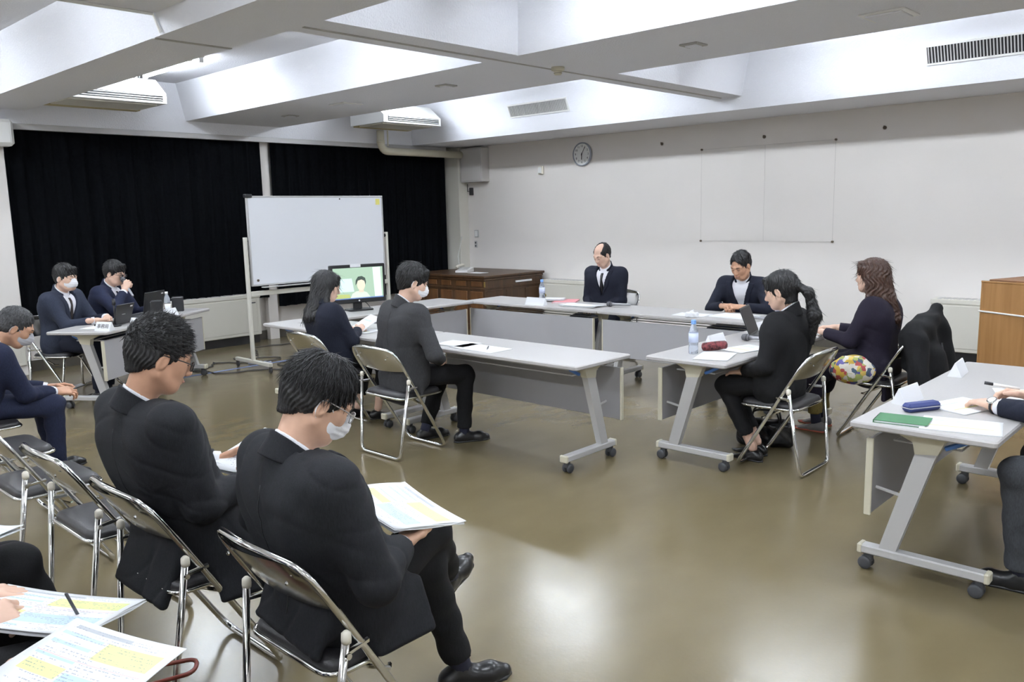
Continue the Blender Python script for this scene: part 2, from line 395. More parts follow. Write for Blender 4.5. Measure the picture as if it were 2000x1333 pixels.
MB().lathe([(.028, -.06), (.034, -.045), (.034, -.03)], seg=14).build('sensor_head', m_cream, sd, True)
MB().lathe([(.03, -.052), (.035, -.048)], seg=12).build('vent_ring', m_dgrey, sd)
# ---- fluorescent fittings in the coffers
m_tube = mat('fluorescent_tube', (1, 1, 1), .5, emit=((.90, .97, 1.06), TUBE_POWER))
def fitting(x, y, lb):
    t = thing('fluorescent_light', 'twin tube fluorescent fitting '+lb, 'light', (x, y, ZC), 0, 'fluorescent fittings in the coffers')
    MB().box((-.63, -.09, -.045), (.63, .09, 0), .006).build('fitting_body', m_white, t)
    for s in (-1, 1):
        MB().tube([(-.585, s*.055, -.066), (.585, s*.055, -.066)], .016, 8).build('tube', m_tube, t, True)
        for e in (-1, 1): MB().box((e*.61-.015, s*.055-.022, -.09), (e*.61+.015, s*.055+.022, -.04), .003).build('lamp_holder', m_white, t)
ROWS = ((-1.6, 'behind the photographer'), (1.2, 'above the front row of chairs'), (3.95, 'between the two long beams'), (7.15, 'in the coffers along the clock wall'))
COLS = ((-8.35, 'nearest the curtains'), (-5.9, 'second from the curtains'), (-3.0, 'third from the curtains'), (-.8, 'fourth from the curtains'), (2.6, 'farthest from the curtains'))
for y, ra in ROWS:
    for x, ca in COLS: fitting(x if not (x == -5.9 and y < 5) else -5.8, 3.6 if (x == -5.9 and 3 < y < 5) else y, ra+', '+ca)
# ---- back wall fittings
def wall_clock():
    t = thing('wall_clock', 'round wall clock with grey rim and white dial on the back wall', 'clock', (-7.37, YW, 2.42))
    f = rot_m(0, (0, 0, 0), R(90))
    MB().lathe([(.155, 0), (.165, .015), (.165, .035), (.15, .045), (.145, .032), (.145, .03)], seg=40).xf(f).build('rim', mat('clock_grey', (.33, .35, .40), .35, .3), t, True)
    MB().lathe([(.147, .028), (.147, .032)], seg=40).xf(f).build('dial', m_white, t)
    for h in range(12):
        a = R(90-30*(h+1)); text_mesh('numeral', str(h+1), .042, m_black, t, (.112*math.cos(a), -.034, .112*math.sin(a)), (R(90), 0, 0))
    def hand(name, ang, L, wd):
        MB().box((-wd, -.038, -.02), (wd, -.036, L)).xf(Matrix.Rotation(R(ang), 4, 'Y')).build(name, m_black, t)
    hand('hour_hand', 182, .075, .006); hand('minute_hand', 30, .115, .004)
    MB().lathe([(.008, .034), (.008, .042)], seg=10).xf(f).build('hub', m_black, t)
wall_clock()
t = thing('wall_thermostat', 'small ivory sensor box on the back wall left of the clock', 'sensor', (-8.15, YW, 2.24))
MB().box((-.05, -.035, -.06), (.05, 0, .06), .008).build('housing', m_capw, t); MB().box((-.035, -.05, -.05), (.03, -.03, .045), .008).build('cover', m_white, t)
t = thing('wall_speaker', 'grey square loudspeaker box high in the corner beside the post', 'speaker', (-9.47, YW, 2.38))
MB().box((-.24, -.17, -.26), (.24, 0, .26), .006).build('cabinet', mat('speaker_grey', (.50, .48, .46), .6), t); MB().box((-.22, -.178, -.24), (.22, -.168, .24), .004).build('grille_cloth', mat('speaker_cloth', (.56, .54, .52), .9, bump=(300, .3)), t)
t = thing('speaker_bracket', 'small black bracket box on the wall below the corner loudspeaker', 'bracket', (-9.62, YW, 1.98))
MB().box((-.03, -.05, -.06), (.03, 0, .06), .005).build('housing', m_black, t); MB().tube([(-.03, -.03, 0), (-.08, -.03, 0), (-.08, -.03, .12)], .006, 6).build('cable', m_black, t)
t = thing('switch_plate', 'grey framed light switch plate on the back wall beside the corner post', 'switch', (-9.55, YW, 1.31))
MB().box((-.045, -.01, -.06), (.045, 0, .06), .003).build('plate', m_alu, t); MB().box((-.028, -.018, -.045), (.028, -.008, .045), .003).build('rocker', m_white, t)
t = thing('wall_socket', 'small grey socket plate below the light switch', 'socket', (-9.57, YW, 1.14))
MB().box((-.03, -.01, -.055), (.03, 0, .055), .003).build('plate', m_alu, t)
for z in (-.025, .025): MB().box((-.014, -.014, z-.012), (.014, -.009, z+.012)).build('outlet', m_dgrey, t)
for x, z, s in ((-6.07, 2.47, 'left of the wire frame'), (-4.65, 2.45, 'above the wire frame'), (-3.27, 2.44, 'right of the wire frame')):
    t = thing('picture_hook', 'small brown hook screwed into the back wall '+s, 'hook', (x, YW, z), 0, 'hooks on the back wall')
    MB().lathe([(.02, 0), (.02, .008)], seg=10).xf(rot_m(0, (0, 0, 0), R(90))).build('plate', m_screw, t)
    MB().tube(fillet([(0, -.006, 0), (0, -.03, -.005), (0, -.03, .02)], .01, 3), .005, 6).build('hook', m_screw, t)
t = thing('wire_frame', 'thin wire rectangle stretched between four screws on the back wall', 'wire', (0, YW, 0))
for x in (-5.48, -3.79):
    for z in (1.22, 2.355): MB().lathe([(.013, 0), (.013, .02), (.008, .025)], seg=8).xf(rot_m(0, (x, 0, z), R(90))).build('screw', m_screw, t)
m_wire = mat('thin_wire', (.45, .43, .40), .5)
for a, b in (((-5.48, 2.355), (-3.79, 2.355)), ((-5.48, 1.22), (-3.79, 1.22)), ((-5.48, 1.22), (-5.48, 2.355)), ((-3.79, 1.22), (-3.79, 2.355)), ((-4.63, 1.22), (-4.63, 2.355))):
    MB().tube([(a[0], -.012, a[1]), (b[0], -.012, b[1])], .0013, 5).build('wire', m_wire, t)
t = thing('column_speaker', 'white wall loudspeaker with black cone at the top of the white column', 'speaker', (-9.88, 2.72, 2.56))
MB().box((0, -.22, -.14), (.2, .2, .13), .03).build('cabinet', m_white, t); MB().box((.195, -.18, -.11), (.205, .16, .10), .004).build('front_plate', m_white, t)
MB().lathe([(.07, 0), (.075, .012), (.03, .004)], seg=20).xf(rot_m(0, (.2, -.03, .02), 0, R(90))).build('cone', m_black, t, True)
# blue tape on the floor and cables
m_tape = mat('blue_tape', (.20, .27, .50), .6)
tag(MB().box((-9.9, 3.2, .0005), (-9.86, 6.6, .003)).xf(Matrix.Translation((1.55, 0, 0))).build('floor_tape', m_tape), 'faded blue tape line on the floor below the whiteboard', 'tape', 'blue tape on the floor')
tag(MB().box((-3.2, 8.62, .0005), (-1.2, 8.67, .003)).build('floor_tape', m_tape), 'blue tape line on the floor in front of the right heater', 'tape', 'blue tape on the floor')
rnd = random.Random(5)
for k in range(6):
    p = [Vector((-8.9+rnd.uniform(-.2, .5), 4.2+k*.28, .007))]
    a = rnd.uniform(0, 6)
    for i in range(16):
        a += rnd.uniform(-.9, .9); q = p[-1]+Vector((.09*math.cos(a), .11*math.sin(a)+.015, 0)); q.x = min(max(q.x, -9.5), -7.6); q.y = min(max(q.y, 3.9), 6.4); p.append(q)
    tag(MB().tube(p, .006, 5).build('power_cable', m_dgrey, None, True), 'thin dark cable tangled on the floor under the whiteboard', 'cable', 'cables tangled under the whiteboard')
tag(MB().tube([(-8.4, 5.75, .012), (-8.55, 5.72, .3), (-9.2, 6.35, .5), (-10.05, 6.6, .55)], .006, 5).build('power_cable', m_dgrey, None, True), 'dark cable rising from the floor to the wall below the curtain', 'cable')
t = thing('extension_box', 'pale blue extension socket box on the floor under the whiteboard', 'extension box', (-8.35, 4.75, 0), .4)
MB().box((-.14, -.035, 0), (.14, .035, .04), .008).build('housing', mat('pale_blue_plastic', (.45, .50, .66), .5), t)
for i in range(4): MB().box((-.11+i*.065, -.02, .038), (-.07+i*.065, .02, .042)).build('socket', m_dgrey, t)
# ------------------------------------------------------------------ folding tables on castors
TL, TD, TH = 1.78, .57, .70
def rounded_slab(L, D, z0, z1, rc, ch):
    poly = []
    for sx, sy, a0 in ((1, 1, 0), (-1, 1, 90), (-1, -1, 180), (1, -1, 270)):
        for k in range(5):
            a = R(a0+k*22.5); poly.append((sx*(L/2-rc)+rc*math.cos(a), sy*(D/2-rc)+rc*math.sin(a)))
    n = len(poly); mb = MB()
    def ring(ins, z): return [(x*(1-2*ins/L), y*(1-2*ins/D), z) for x, y in poly]
    vs = ring(ch, z0)+ring(0, z0+ch)+ring(0, z1-ch)+ring(ch, z1)
    fs = [tuple(range(n))[::-1], tuple(range(3*n, 4*n))]
    for j in range(3): fs += [(j*n+i, j*n+(i+1) % n, (j+1)*n+(i+1) % n, (j+1)*n+i) for i in range(n)]
    return mb.add(vs, fs)
def make_table():
    t = thing('folding_table', 'x', 'table', group='grey folding tables on castors')
    o = rounded_slab(TL, TD, TH-.028, TH, .018, .006).build('table_top', m_top, t)
    MB().box((-TL/2+.08, TD/2-.075, .27), (TL/2-.03, TD/2-.055, .615), .004).build('modesty_panel', m_panel, t)
    for s in (-1, 1):
        MB().box((s*(TL/2-.03)-.006 if s > 0 else -TL/2+.074, TD/2-.08, .268), (s*(TL/2-.03)+.006 if s > 0 else -TL/2+.086, TD/2-.05, .617), .003).build('panel_edge_strip', m_cream, t)
        x = s*(TL/2-.13)
        ft = MB().box((x-.028, -TD/2+.03, .075), (x+.028, TD/2-.03, .115), .006).build('foot', m_alu, t)
        for e in (-1, 1): MB().box((x-.03, e*(TD/2-.03)-.012, .072), (x+.03, e*(TD/2-.03)+.012, .118), .006).build('foot_cap', m_cream, ft)
        lg = MB()
        a = Vector((x, .14, .112)); b = Vector((x, -.005, .60))
        for (p, wy) in ((a, .034), (b, .040)): pass
        lg.add([(x+dx, p.y+dy*wy, p.z) for p, wy in ((a, .036), (b, .042)) for dx, dy in ((-.022, -1), (.022, -1), (.022, 1), (-.022, 1))],
               [(3, 2, 1, 0), (4, 5, 6, 7), (0, 1, 5, 4), (1, 2, 6, 5), (2, 3, 7, 6), (3, 0, 4, 7)])
        lg.build('leg', m_alu, t)
        br = MB().add([(x+dx, y, z) for dx in (-.024, .024) for y, z in ((-.045, .58), (.045, .57), (.055, .62), (.16, .668), (.16, .672), (-.15, .672), (-.15, .664), (-.07, .64))],
               [tuple(range(8))[::-1], tuple(range(8, 16))]+[(i, (i+1) % 8, 8+(i+1) % 8, 8+i) for i in range(8)])
        br.build('bracket', m_cream, t)
        MB().tube([(x-s*.03, -.06, .60), (x-s*.03, -.15, .645)], .011, 6).build('release_lever', m_blue, t)
        MB().tube([(x-s*.02, .09, .36), (x-s*.02, TD/2-.07, .38)], .008, 6).build('panel_arm', m_alu, t)
        for e in (-1, 1):
            cs = MB().box((x-.016, e*(TD/2-.06)-.02, .035), (x+.016, e*(TD/2-.06)+.016, .078), .004).build('castor', m_rubber, t)
            for q in (-1, 1): MB().lathe([(.012, -.009), (.027, -.008), (.03, -.003), (.03, .003), (.027, .008), (.012, .009)], seg=14).xf(rot_m(0, (x+q*.018, e*(TD/2-.06)+.008, .030), 0, R(90))).build('wheel', m_rubber, cs, True)
    for y in (-.12, .02, .15): MB().tube([(-TL/2+.17, y, .60), (TL/2-.17, y, .60)], .0045, 6).build('shelf_rod', m_alu, t)
    MB().tube([(-TL/2+.17, -.12, .60), (-TL/2+.17, .15, .60)], .005, 6).build('shelf_rod', m_alu, t); MB().tube([(TL/2-.17, -.12, .60), (TL/2-.17, .15, .60)], .005, 6).build('shelf_rod', m_alu, t)
    MB().box((-TL/2+.14, -.03, .645), (TL/2-.14, .03, .672)).build('crossbar', m_alu, t)
    return t
tab0 = make_table(); first = [True]
def table(x, y, rz, label):
    o = tab0 if first[0] else copy_tree(tab0); first[0] = False
    o.location = (x, y, 0); o.rotation_euler = (0, 0, R(rz)); o['label'] = label
table(-5.735, 4.105, 0, 'grey folding table in front of the long haired woman, beside the whiteboard')
table(-3.945, 4.105, 0, 'grey folding table with loose papers right of the man in the grey suit')
table(-6.61, 5.30, -90, 'grey folding table carrying the monitor by the wooden desk')
table(-5.57, 6.44, 180, 'grey folding table of the balding man, left half of the back row')
table(-3.79, 6.44, 180, 'grey folding table of the man with clasped hands, right half of the back row')
table(-2.665, 5.28, 90, 'grey folding table of the two women on the right')
table(-1.035, 4.42, 90, 'grey folding table at the right edge with the green folder')
T1A = 35.0
n1 = Vector((math.cos(R(T1A)), math.sin(R(T1A)), 0)); l1 = Vector((-n1.y, n1.x, 0))
T1C = Vector((-7.74, 2.4, 0))+l1*(TL/2)+n1*(TD/2)
table(T1C.x, T1C.y, T1A-90, 'grey folding table at far left with laptops and name card')
def on_t1(a, b, z=0.0):            # a along from the near end, b from the sitters' edge
    p = Vector((-7.74, 2.4, 0))+l1*a+n1*b; p.z = TH+z; return p
# ------------------------------------------------------------------ chrome folding chairs
def make_chair():
    t = thing('folding_chair', 'x', 'chair', group='chrome folding chairs')
    r = .0115
    pts = [(.205, .42, .013), (.240, .010, .675), (.208, -.035, .748), (0, -.072, .768), (-.208, -.035, .748), (-.240, .010, .675), (-.205, .42, .013)]
    loop = fillet(pts, .07, 5, True)
    MB().tube(loop, r, 10, True).build('front_frame', m_chrome, t, True)
    pts2 = [(.252, .062, .525), (.21, .0, .013), (-.21, .0, .013), (-.252, .062, .525)]
    MB().tube(fillet(pts2, .05, 5), r, 10).build('rear_legs', m_chrome, t, True)
    for s in (-1, 1):
        MB().lathe([(.006, .022), (.0135, .015), (.0145, 0), (.0135, -.012)][::-1], (s*.2525, .0635, .532), 10).build('cap', m_capw, t, True)
        MB().tube([(s*.249, .055, .487), (s*.229, .147, .487)], .009, 6).build('link', m_chrome, t)
        MB().lathe([(.005, -.012), (.009, -.012), (.009, .012), (.005, .012)], seg=8).xf(rot_m(0, (s*.256, .06, .487), 0, R(90))).build('rivet', m_chrome, t)
        MB().tube([(s*.185, .12, .41), (s*.185, .25, .34), (s*.16, .27, .335)], .007, 6).build('seat_brace', m_chrome, t)
    # curved back panel
    nx, nz = 14, 5; vs = []; fs = []
    for lay in (0, .003):
        for j in range(nz+1):
            for i in range(nx+1):
                u = i/nx*2-1; v = j/nz
                z = .605+.155*v-(.012*(1-u*u))*(1-v)
                if v > .8: z -= .03*(abs(u)**6)
                wdt = .233-.024*(v**3)
                y = .010+(.675-z)*.62-.050*(1-u*u)*(.6+.4*v)
                vs.append((u*wdt, y+lay, z))
        o0 = (nx+1)*(nz+1)*(0 if lay == 0 else 1)
        for j in range(nz):
            for i in range(nx):
                a = o0+j*(nx+1)+i; q = (a, a+1, a+nx+2, a+nx+1); fs.append(q if lay == 0 else q[::-1])
    bp = MB().add(vs, fs).build('back_panel', m_steel, t, True)
    for s in (-1, 1): MB().lathe([(.007, 0), (.005, .004), (.001, .005)], seg=8).xf(rot_m(0, (s*.15, -.038, .69), R(90))).build('rivet', m_chrome, bp)
    # seat
    sl = MB(); n = 9; vs = []; fs = []
    def outline(sc):
        P = [(-.205*sc, .03+.01), (-.205*sc, .40), (.205*sc, .40), (.205*sc, .04)]
        return fillet([(x, .215+(y-.215)*sc, 0) for x, y in P], .06*sc, 4, True)
    rings = [(1.0, .412), (1.0, .428), (.97, .441), (.88, .449), (.6, .452), (.0, .452)]
    O = [[(p.x, p.y, z) for p in outline(max(sc, .02))] for sc, z in rings]; k = len(O[0])
    for rg in O: vs += rg
    for j in range(len(O)-1): fs += [(j*k+i, (j+1)*k+i, (j+1)*k+(i+1) % k, j*k+(i+1) % k) for i in range(k)]
    fs.append(tuple(range(k)))
    sl.add(vs, fs); st = sl.build('seat', m_vinyl, t, True)
    MB().tube([(p.x, p.y, .413) for p in outline(1.02)], .009, 8, True).build('seat_rim', m_chrome, t, True)
    return t
ch0 = make_chair(); firstc = [True]
def chair(x, y, face, label):
    """x,y: middle of the rear foot; face: heading in degrees of the sitter"""
    o = ch0 if firstc[0] else copy_tree(ch0); firstc[0] = False
    o.location = (x, y, 0); o.rotation_euler = (0, 0, R(face-90)); o['label'] = label
    return o
chair(-1.96, 1.10, 90, 'chrome folding chair under the cross legged man in front')
chair(-2.76, 1.05, 90, 'chrome folding chair under the spiky haired man with glasses')
chair(-3.44, 1.04, 90, 'empty chrome folding chair next to the spiky haired man')
chair(-4.20, 1.02, 90, 'empty chrome folding chair, middle one of the three empty ones')
chair(-4.95, 1.06, 90, 'empty chrome folding chair nearest the stooping man at the left edge')
chair(-5.72, 1.13, 90, 'chrome folding chair under the stooping man at the left edge')
chair(-5.39, 3.46, 88, 'chrome folding chair under the long haired woman in black')
chair(-4.40, 3.36, 90, 'chrome folding chair under the man in the grey suit')
chair(-5.28, 7.40, 270, 'chrome folding chair under the balding man at the back table')
chair(-3.66, 7.42, 270, 'chrome folding chair under the man with clasped hands')
chair(-2.02, 4.86, 180, 'chrome folding chair under the woman with the ponytail')
chair(-1.80, 5.90, 182, 'chrome folding chair with a black coat hung over its back')
chair(-.12, 4.12, 180, 'chrome folding chair under the man at the right edge')
P1B = Vector((-8.30, 2.72, 0)); P2B = Vector((-8.68, 3.30, 0))
for P, lb in ((P1B, 'chrome folding chair under the masked man at the far left table'), (P2B, 'chrome folding chair under the man holding the microphone')):
    q = P-n1*.22; chair(q.x, q.y, T1A, lb)
chair(-2.97, .10, 90, 'chrome folding chair under the reader at the left edge of the rear row')
chair(-2.33, .0, 90, 'chrome folding chair under the reader with the pen in the rear row')
chair(-1.70, -.02, 90, 'chrome folding chair under the nearest reader in the rear row')
# ------------------------------------------------------------------ whiteboard
t = thing('whiteboard', 'large rolling whiteboard with beige steel stand in front of the curtains', 'whiteboard', (-8.1, 5.48, 0))
bd = MB().box((-.012, -.89, .92), (.012, .89, 1.85), .004).build('board', mat('whiteboard_enamel', (.80, .82, .86), .22), t)
fr = MB()
for a, b in (((-.016, -.905, .905), (.016, .905, .922)), ((-.016, -.905, 1.848), (.016, .905, 1.865)), ((-.016, -.905, .92), (.016, -.888, 1.85)), ((-.016, .888, .92), (.016, .905, 1.85))): fr.box(a, b, .003)
fr.build('board_frame', m_alu, t)
for s in (-1, 1):
    MB().box((-.022, s*.945-.016, .09), (.022, s*.945+.016, 1.43), .004).build('post', m_beige, t)
    MB().box((-.36, s*.945-.02, .07), (.36, s*.945+.02, .11), .005).build('foot', m_beige, t)
    MB().lathe([(.012, 0), (.02, .006), (.02, .03), (.012, .034)], seg=12).xf(rot_m(0, (0, s*.915, 1.39), R(-90*s))).build('pivot_knob', m_black, t)
    for e in (-1, 1):
        c = MB().box((e*.34-.015, s*.945-.012, .035), (e*.34+.015, s*.945+.012, .072)).build('castor', m_dgrey, t)
        MB().lathe([(.01, -.01), (.028, -.008), (.028, .008), (.01, .01)], seg=12).xf(rot_m(0, (e*.34, s*.945, .029), R(90))).build('wheel', m_rubber, c, True)
MB().box((-.02, -.93, .80), (.02, .93, .85), .004).build('rail', m_beige, t)
MB().box((.015, -.80, .885), (.09, .45, .895), .003).build('pen_tray', m_alu, t)
MB().box((-.03, -.92, 1.845), (.03, -.84, 1.885), .008).build('corner_clip', m_black, t)
MB().box((.012, .80, 1.76), (.0145, .86, 1.83)).build('sticky_note', mat('yellow_note', (.80, .75, .22), .8), t)
MB().lathe([(.014, 0), (.014, .006)], seg=10).xf(rot_m(0, (.012, -.83, .965), 0, R(90))).build('magnet', m_screw, t)
MB().lathe([(.008, 0), (.008, .006)], seg=10).xf(rot_m(0, (.012, .28, 1.83), 0, R(90))).build('magnet', m_black, t)
# ------------------------------------------------------------------ monitor
m_scr = bpy.data.materials.new('screen_glow'); 
def flat(name, c, e=.9): return mat(name, tuple(x*.3 for x in c), .3, emit=(c, e))
t = thing('monitor', 'black widescreen monitor showing a video call on the left table', 'monitor', (-6.72, 4.95, TH), R(-14))
# local: screen faces +x, width along y
MB().box((-.03, -.29, .075), (.02, .29, .455), .008).build('bezel', m_black, t)
scr = MB().box((.019, -.262, .125), (.022, .262, .425)).build('screen', flat('screen_wall_green', (.30, .42, .32)), t)
def sp(name, poly, col, x=.0225, e=.9):
    n = len(poly); MB().add([(x, y, z) for y, z in poly]+[(x+.0008, y, z) for y, z in poly], [tuple(range(n))[::-1], tuple(range(n, 2*n))]+[(i, (i+1) % n, n+(i+1) % n, n+i) for i in range(n)]).build(name, flat('screen_'+name, col, e), scr)
def ell(cy, cz, a, b, n=18): return [(cy+a*math.cos(2*math.pi*k/n), cz+b*math.sin(2*math.pi*k/n)) for k in range(n)]
sp('pale_window', [(.17, .13), (.245, .13), (.235, .42), (.155, .42)], (.62, .78, .80))
sp('pale_panel', [(-.262, .19), (-.05, .19), (-.07, .32), (-.262, .32)], (.5, .68, .68))
sp('green_item', [(-.25, .128), (-.09, .128), (-.10, .165), (-.25, .17)], (.35, .40, .14))
sp('caller_clothes', [(-.09, .128), (.12, .128), (.085, .175), (.03, .195), (-.03, .19), (-.07, .17)], (.52, .58, .50), .0232)
sp('caller_neck', [(.0, .18), (.05, .18), (.052, .22), (.0, .22)], (.58, .48, .38), .024)
sp('caller_face', ell(.025, .255, .042, .058), (.68, .55, .44), .0248)
sp('caller_hair', [(-.035, .25), (-.03, .30), (-.005, .335), (.035, .34), (.07, .32), (.078, .28), (.07, .25), (.062, .29), (.03, .305), (-.01, .295), (-.02, .27)], (.04, .06, .05), .0256)
MB().box((.0202, -.262, .118), (.0228, .262, .128)).build('task_bar', flat('screen_taskbar', (.12, .2, .42), .8), scr)
MB().box((.0205, -.08, .43), (.0225, .03, .462)).build('paper_label', m_paper, t)
MB().lathe([(.008, 0), (.008, .002)], seg=14).xf(rot_m(0, (.0195, 0, .098), 0, R(90))).build('round_logo', m_white, t)
MB().box((-.05, -.045, .0), (-.015, .045, .2), .006).build('stand_neck', m_black, t)
rounded_slab(.19, .26, 0, .014, .04, .003).build('stand_base', m_black, t)
MB().tube(fillet([(-.02, .06, .09), (.0, .10, .05), (.01, .12, .01), (-.04, .16, .006)], .02, 3), .004, 5).build('cable', m_dgrey, t)
# ------------------------------------------------------------------ wooden desk, telephone
wd = wood_material('dark_oak', (.036, .017, .008), (.092, .045, .018), .4)
wd2 = wood_material('brown_oak', (.075, .03, .01), (.16, .07, .022), .42)
t = thing('wooden_desk', 'dark panelled wooden desk in the corner below the loudspeaker', 'desk', (-8.85, 8.7, 0))
hx, hy = .80, .64
MB().box((-hx+.03, -hy+.03, .06), (hx-.03, hy-.03, .72)).build('carcass', wd, t)
MB().box((-hx, -hy, .735), (hx, hy, .77), .008).build('desk_top', wd, t)
MB().box((-hx+.015, -hy+.015, .70), (hx-.015, hy-.015, .737), .008).build('cornice', wd, t)
MB().box((-hx+.02, -hy+.02, .575), (hx-.02, hy-.02, .60), .006).build('moulding', wd, t)
MB().box((-hx+.015, -hy+.015, 0), (hx-.015, hy-.015, .085), .008).build('plinth', wd, t)
for i in range(5):
    x0 = -hx+.05+i*.31
    MB().box((x0, -hy+.018, .13), (x0+.25, -hy+.034, .55), .008).build('panel', wd2, t)
    MB().box((x0+.02, -hy+.02, .615), (x0+.23, -hy+.034, .69), .006).build('frieze_panel', wd2, t)
for i in range(3):
    y0 = -hy+.06+i*.4
    MB().box((hx-.034, y0, .13), (hx-.018, y0+.34, .55), .008).build('panel', wd, t)
MB().box((hx-.03, -.28+.3, .64), (hx-.012, .06+.3, .665)).build('inventory_label', m_paper, t)
MB().box((hx-.035, -hy+.02, .615), (hx-.018, -hy+.035, .69)).build('brass_strip', MATS['brass'], t)
t = thing('telephone', 'ivory desk telephone on the wooden desk', 'telephone', (-8.95, 8.55, .77), R(20))
MB().add([(x, y, z) for x in (-.1, .1) for y, z in ((-.11, 0), (.11, 0), (.11, .065), (-.11, .025))], [(0, 1, 2, 3), (7, 6, 5, 4), (0, 4, 5, 1), (1, 5, 6, 2), (2, 6, 7, 3), (3, 7, 4, 0)]).build('base', m_white, t)
MB().tube(fillet([(-.07, -.12, .075), (-.07, -.10, .095), (-.07, .09, .105), (-.07, .11, .09)], .03, 4), [.02]*2+[.016]*10 if False else .019, 8).build('handset', m_capw, t, True)
for i in range(3):
    for j in range(4): MB().box((.0+i*.028, -.07+j*.03, .045+j*.0055), (.018+i*.028, -.052+j*.03, .053+j*.0055)).build('key', m_alu, t)
MB().tube([(-.1, .05, .02), (-.25, .3, .22), (-.45, .86, .5)], .005, 5).build('cord', m_white, t, True)
tag(MB().box((-8.75, 8.42, .7705), (-8.5, 8.6, .774)).build('paper_sheet', m_paper), 'white sheet lying beside the telephone on the wooden desk', 'paper')
# ------------------------------------------------------------------ lectern
wl = wood_material('teak_veneer', (.30, .145, .045), (.40, .21, .075), .45, 22, (1, 1, .06))
wl2 = wood_material('teak_shade', (.16, .07, .025), (.22, .10, .04), .5, 22, (1, 1, .06))
t = thing('lectern', 'brown wooden lectern wrapped with a white cord by the right heater', 'lectern', (-1.36, 7.68, 0), R(-20))
MB().box((-.38, -.26, .02), (-.36, .24, .98), .003).build('side_panel', wl, t); MB().box((.36, -.26, .02), (.38, .24, .98), .003).build('side_panel', wl, t)
MB().box((-.36, -.262, .02), (.36, -.242, .975), .003).build('front_panel', wl, t); MB().box((-.36, .0, .40), (.36, .24, .42)).build('shelf', wl2, t)
MB().box((-.34, -.22, .985), (.38, .26, 1.0), .003).build('lectern_top', wl2, t); MB().box((-.38, -.265, .975), (.38, -.25, .99), .003).build('front_lip', wl, t)
MB().box((-.36, -.24, 0), (.36, .22, .03)).build('plinth', wl2, t)
MB().tube(fillet([(-.385, .24, .74), (-.385, -.268, .74), (.385, -.268, .72), (.385, .24, .72)], .01, 2), .007, 6).build('cord', m_white, t)
# ------------------------------------------------------------------ small things on the tables
m_pet = mat('pet_plastic', (.80, .86, .95), .08, trans=.75); m_lab = mat('bottle_label', (.62, .68, .86), .5); m_capb = mat('bottle_cap_blue', (.22, .42, .82), .4)
def bottle(p, label):
    t = thing('water_bottle', label, 'bottle', p, 0, 'water bottles with blue caps')
    MB().lathe([(.027, 0), (.031, .006), (.031, .05), (.029, .055), (.031, .06), (.031, .13), (.029, .15), (.014, .19), (.0125, .2)], seg=18).build('bottle_body', m_pet, t, True)
    MB().lathe([(.0315, .075), (.0315, .135)], seg=18).build('label_sleeve', m_lab, t, True)
    MB().lathe([(.0155, .192), (.016, .196), (.016, .215), (.0145, .219)], seg=16).build('cap', m_capb, t, True)
bottle((-2.74, 4.63, TH), 'water bottle with blue cap at the near end of the two women\'s table')
bottle((-5.75, 6.62, TH), 'water bottle with blue cap left of the balding man')
bottle((-3.02, 6.45, TH), 'water bottle with blue cap right of the man with clasped hands')
def sheet(name, c, sx, sy, rz, m, label, thick=.002, n=1, group=None, curl=0.0, cat='paper', tilt=(0, 0)):
    """stack of n sheets with UV, gently curled"""
    t = None
    def one(k):
        mb = MB(); nx, ny = 8, 8; vs = []; fs = []
        rr = random.Random(k*7+int(sx*1000)); off = (rr.uniform(-.006, .006), rr.uniform(-.006, .006))
        for lay in (0, thick):
            for j in range(ny+1):
                for i in range(nx+1):
                    u = i/nx; v = j/ny
                    vs.append(((u-.5)*sx+off[0], (v-.5)*sy+off[1], lay+k*(thick+.0004)+curl*((u-.5)**2)*1.6+curl*.4*math.sin(v*3+k)))
        h = (nx+1)*(ny+1)
        for j in range(ny):
            for i in range(nx):
                a = j*(nx+1)+i; fs.append((h+a, h+a+1, h+a+nx+2, h+a+nx+1)); fs.append((a+nx+1, a+nx+2, a+1, a))
        edge = [i for i in range(nx)]+[j*(nx+1)+nx for j in range(ny)]+[ny*(nx+1)+nx-i for i in range(nx)]+[(ny-j)*(nx+1) for j in range(ny)]
        for q in range(len(edge)): a = edge[q]; b = edge[(q+1) % len(edge)]; fs.append((a, b, h+b, h+a))
        mb.add(vs, fs); return mb
    def fin(o):
        me = o.data; uvl = me.uv_layers.new(name='UVMap'); V = me.vertices
        for l in me.loops: v = V[l.vertex_index].co; uvl.data[l.index].uv = (v.x/sx+.5, v.y/sy+.5)
        return o
    rot = (tilt[0], tilt[1], rz)
    if n == 1:
        o = fin(one(0).build(name, m, None, True)); o.location = c; o.rotation_euler = rot
        return tag(o, label, cat, group)
    t = thing(name, label, cat, c, 0, group); t.rotation_euler = rot
    for k in range(n): fin(one(k).build('sheet', m, t, True))
    return t
Yl = (.80, .84, .40); Bl = (.60, .74, .88); Pk = (.80, .55, .56)
hand = paper_material('printed_handout', [(.06, .80, .42, .84, Bl), (.06, .68, .40, .72, Bl), (.46, .62, .95, .84, Yl), (.05, .555, .95, .562, Pk), (.05, .555, .055, .2, Pk), (.06, .52, .40, .55, Bl), (.07, .32, .40, .46, Yl), (.42, .2, .94, .42, Bl), (.06, .10, .5, .14, Bl), (.1, .9, .6, .945, (.5, .52, .55))])
hand2 = paper_material('printed_form', [(.1, .3, .9, .36, Yl), (.1, .7, .6, .74, Bl)])
plain = paper_material('printed_text', [])
sheet('document', (-4.30, 4.02, TH), .30, .21, .05, plain, 'white document left of the pen on the centre table', n=2, group='papers on the tables')
sheet('document', (-4.02, 3.97, TH), .42, .21, -.04, plain, 'wide white document under the pen on the centre table', n=2, group='papers on the tables')
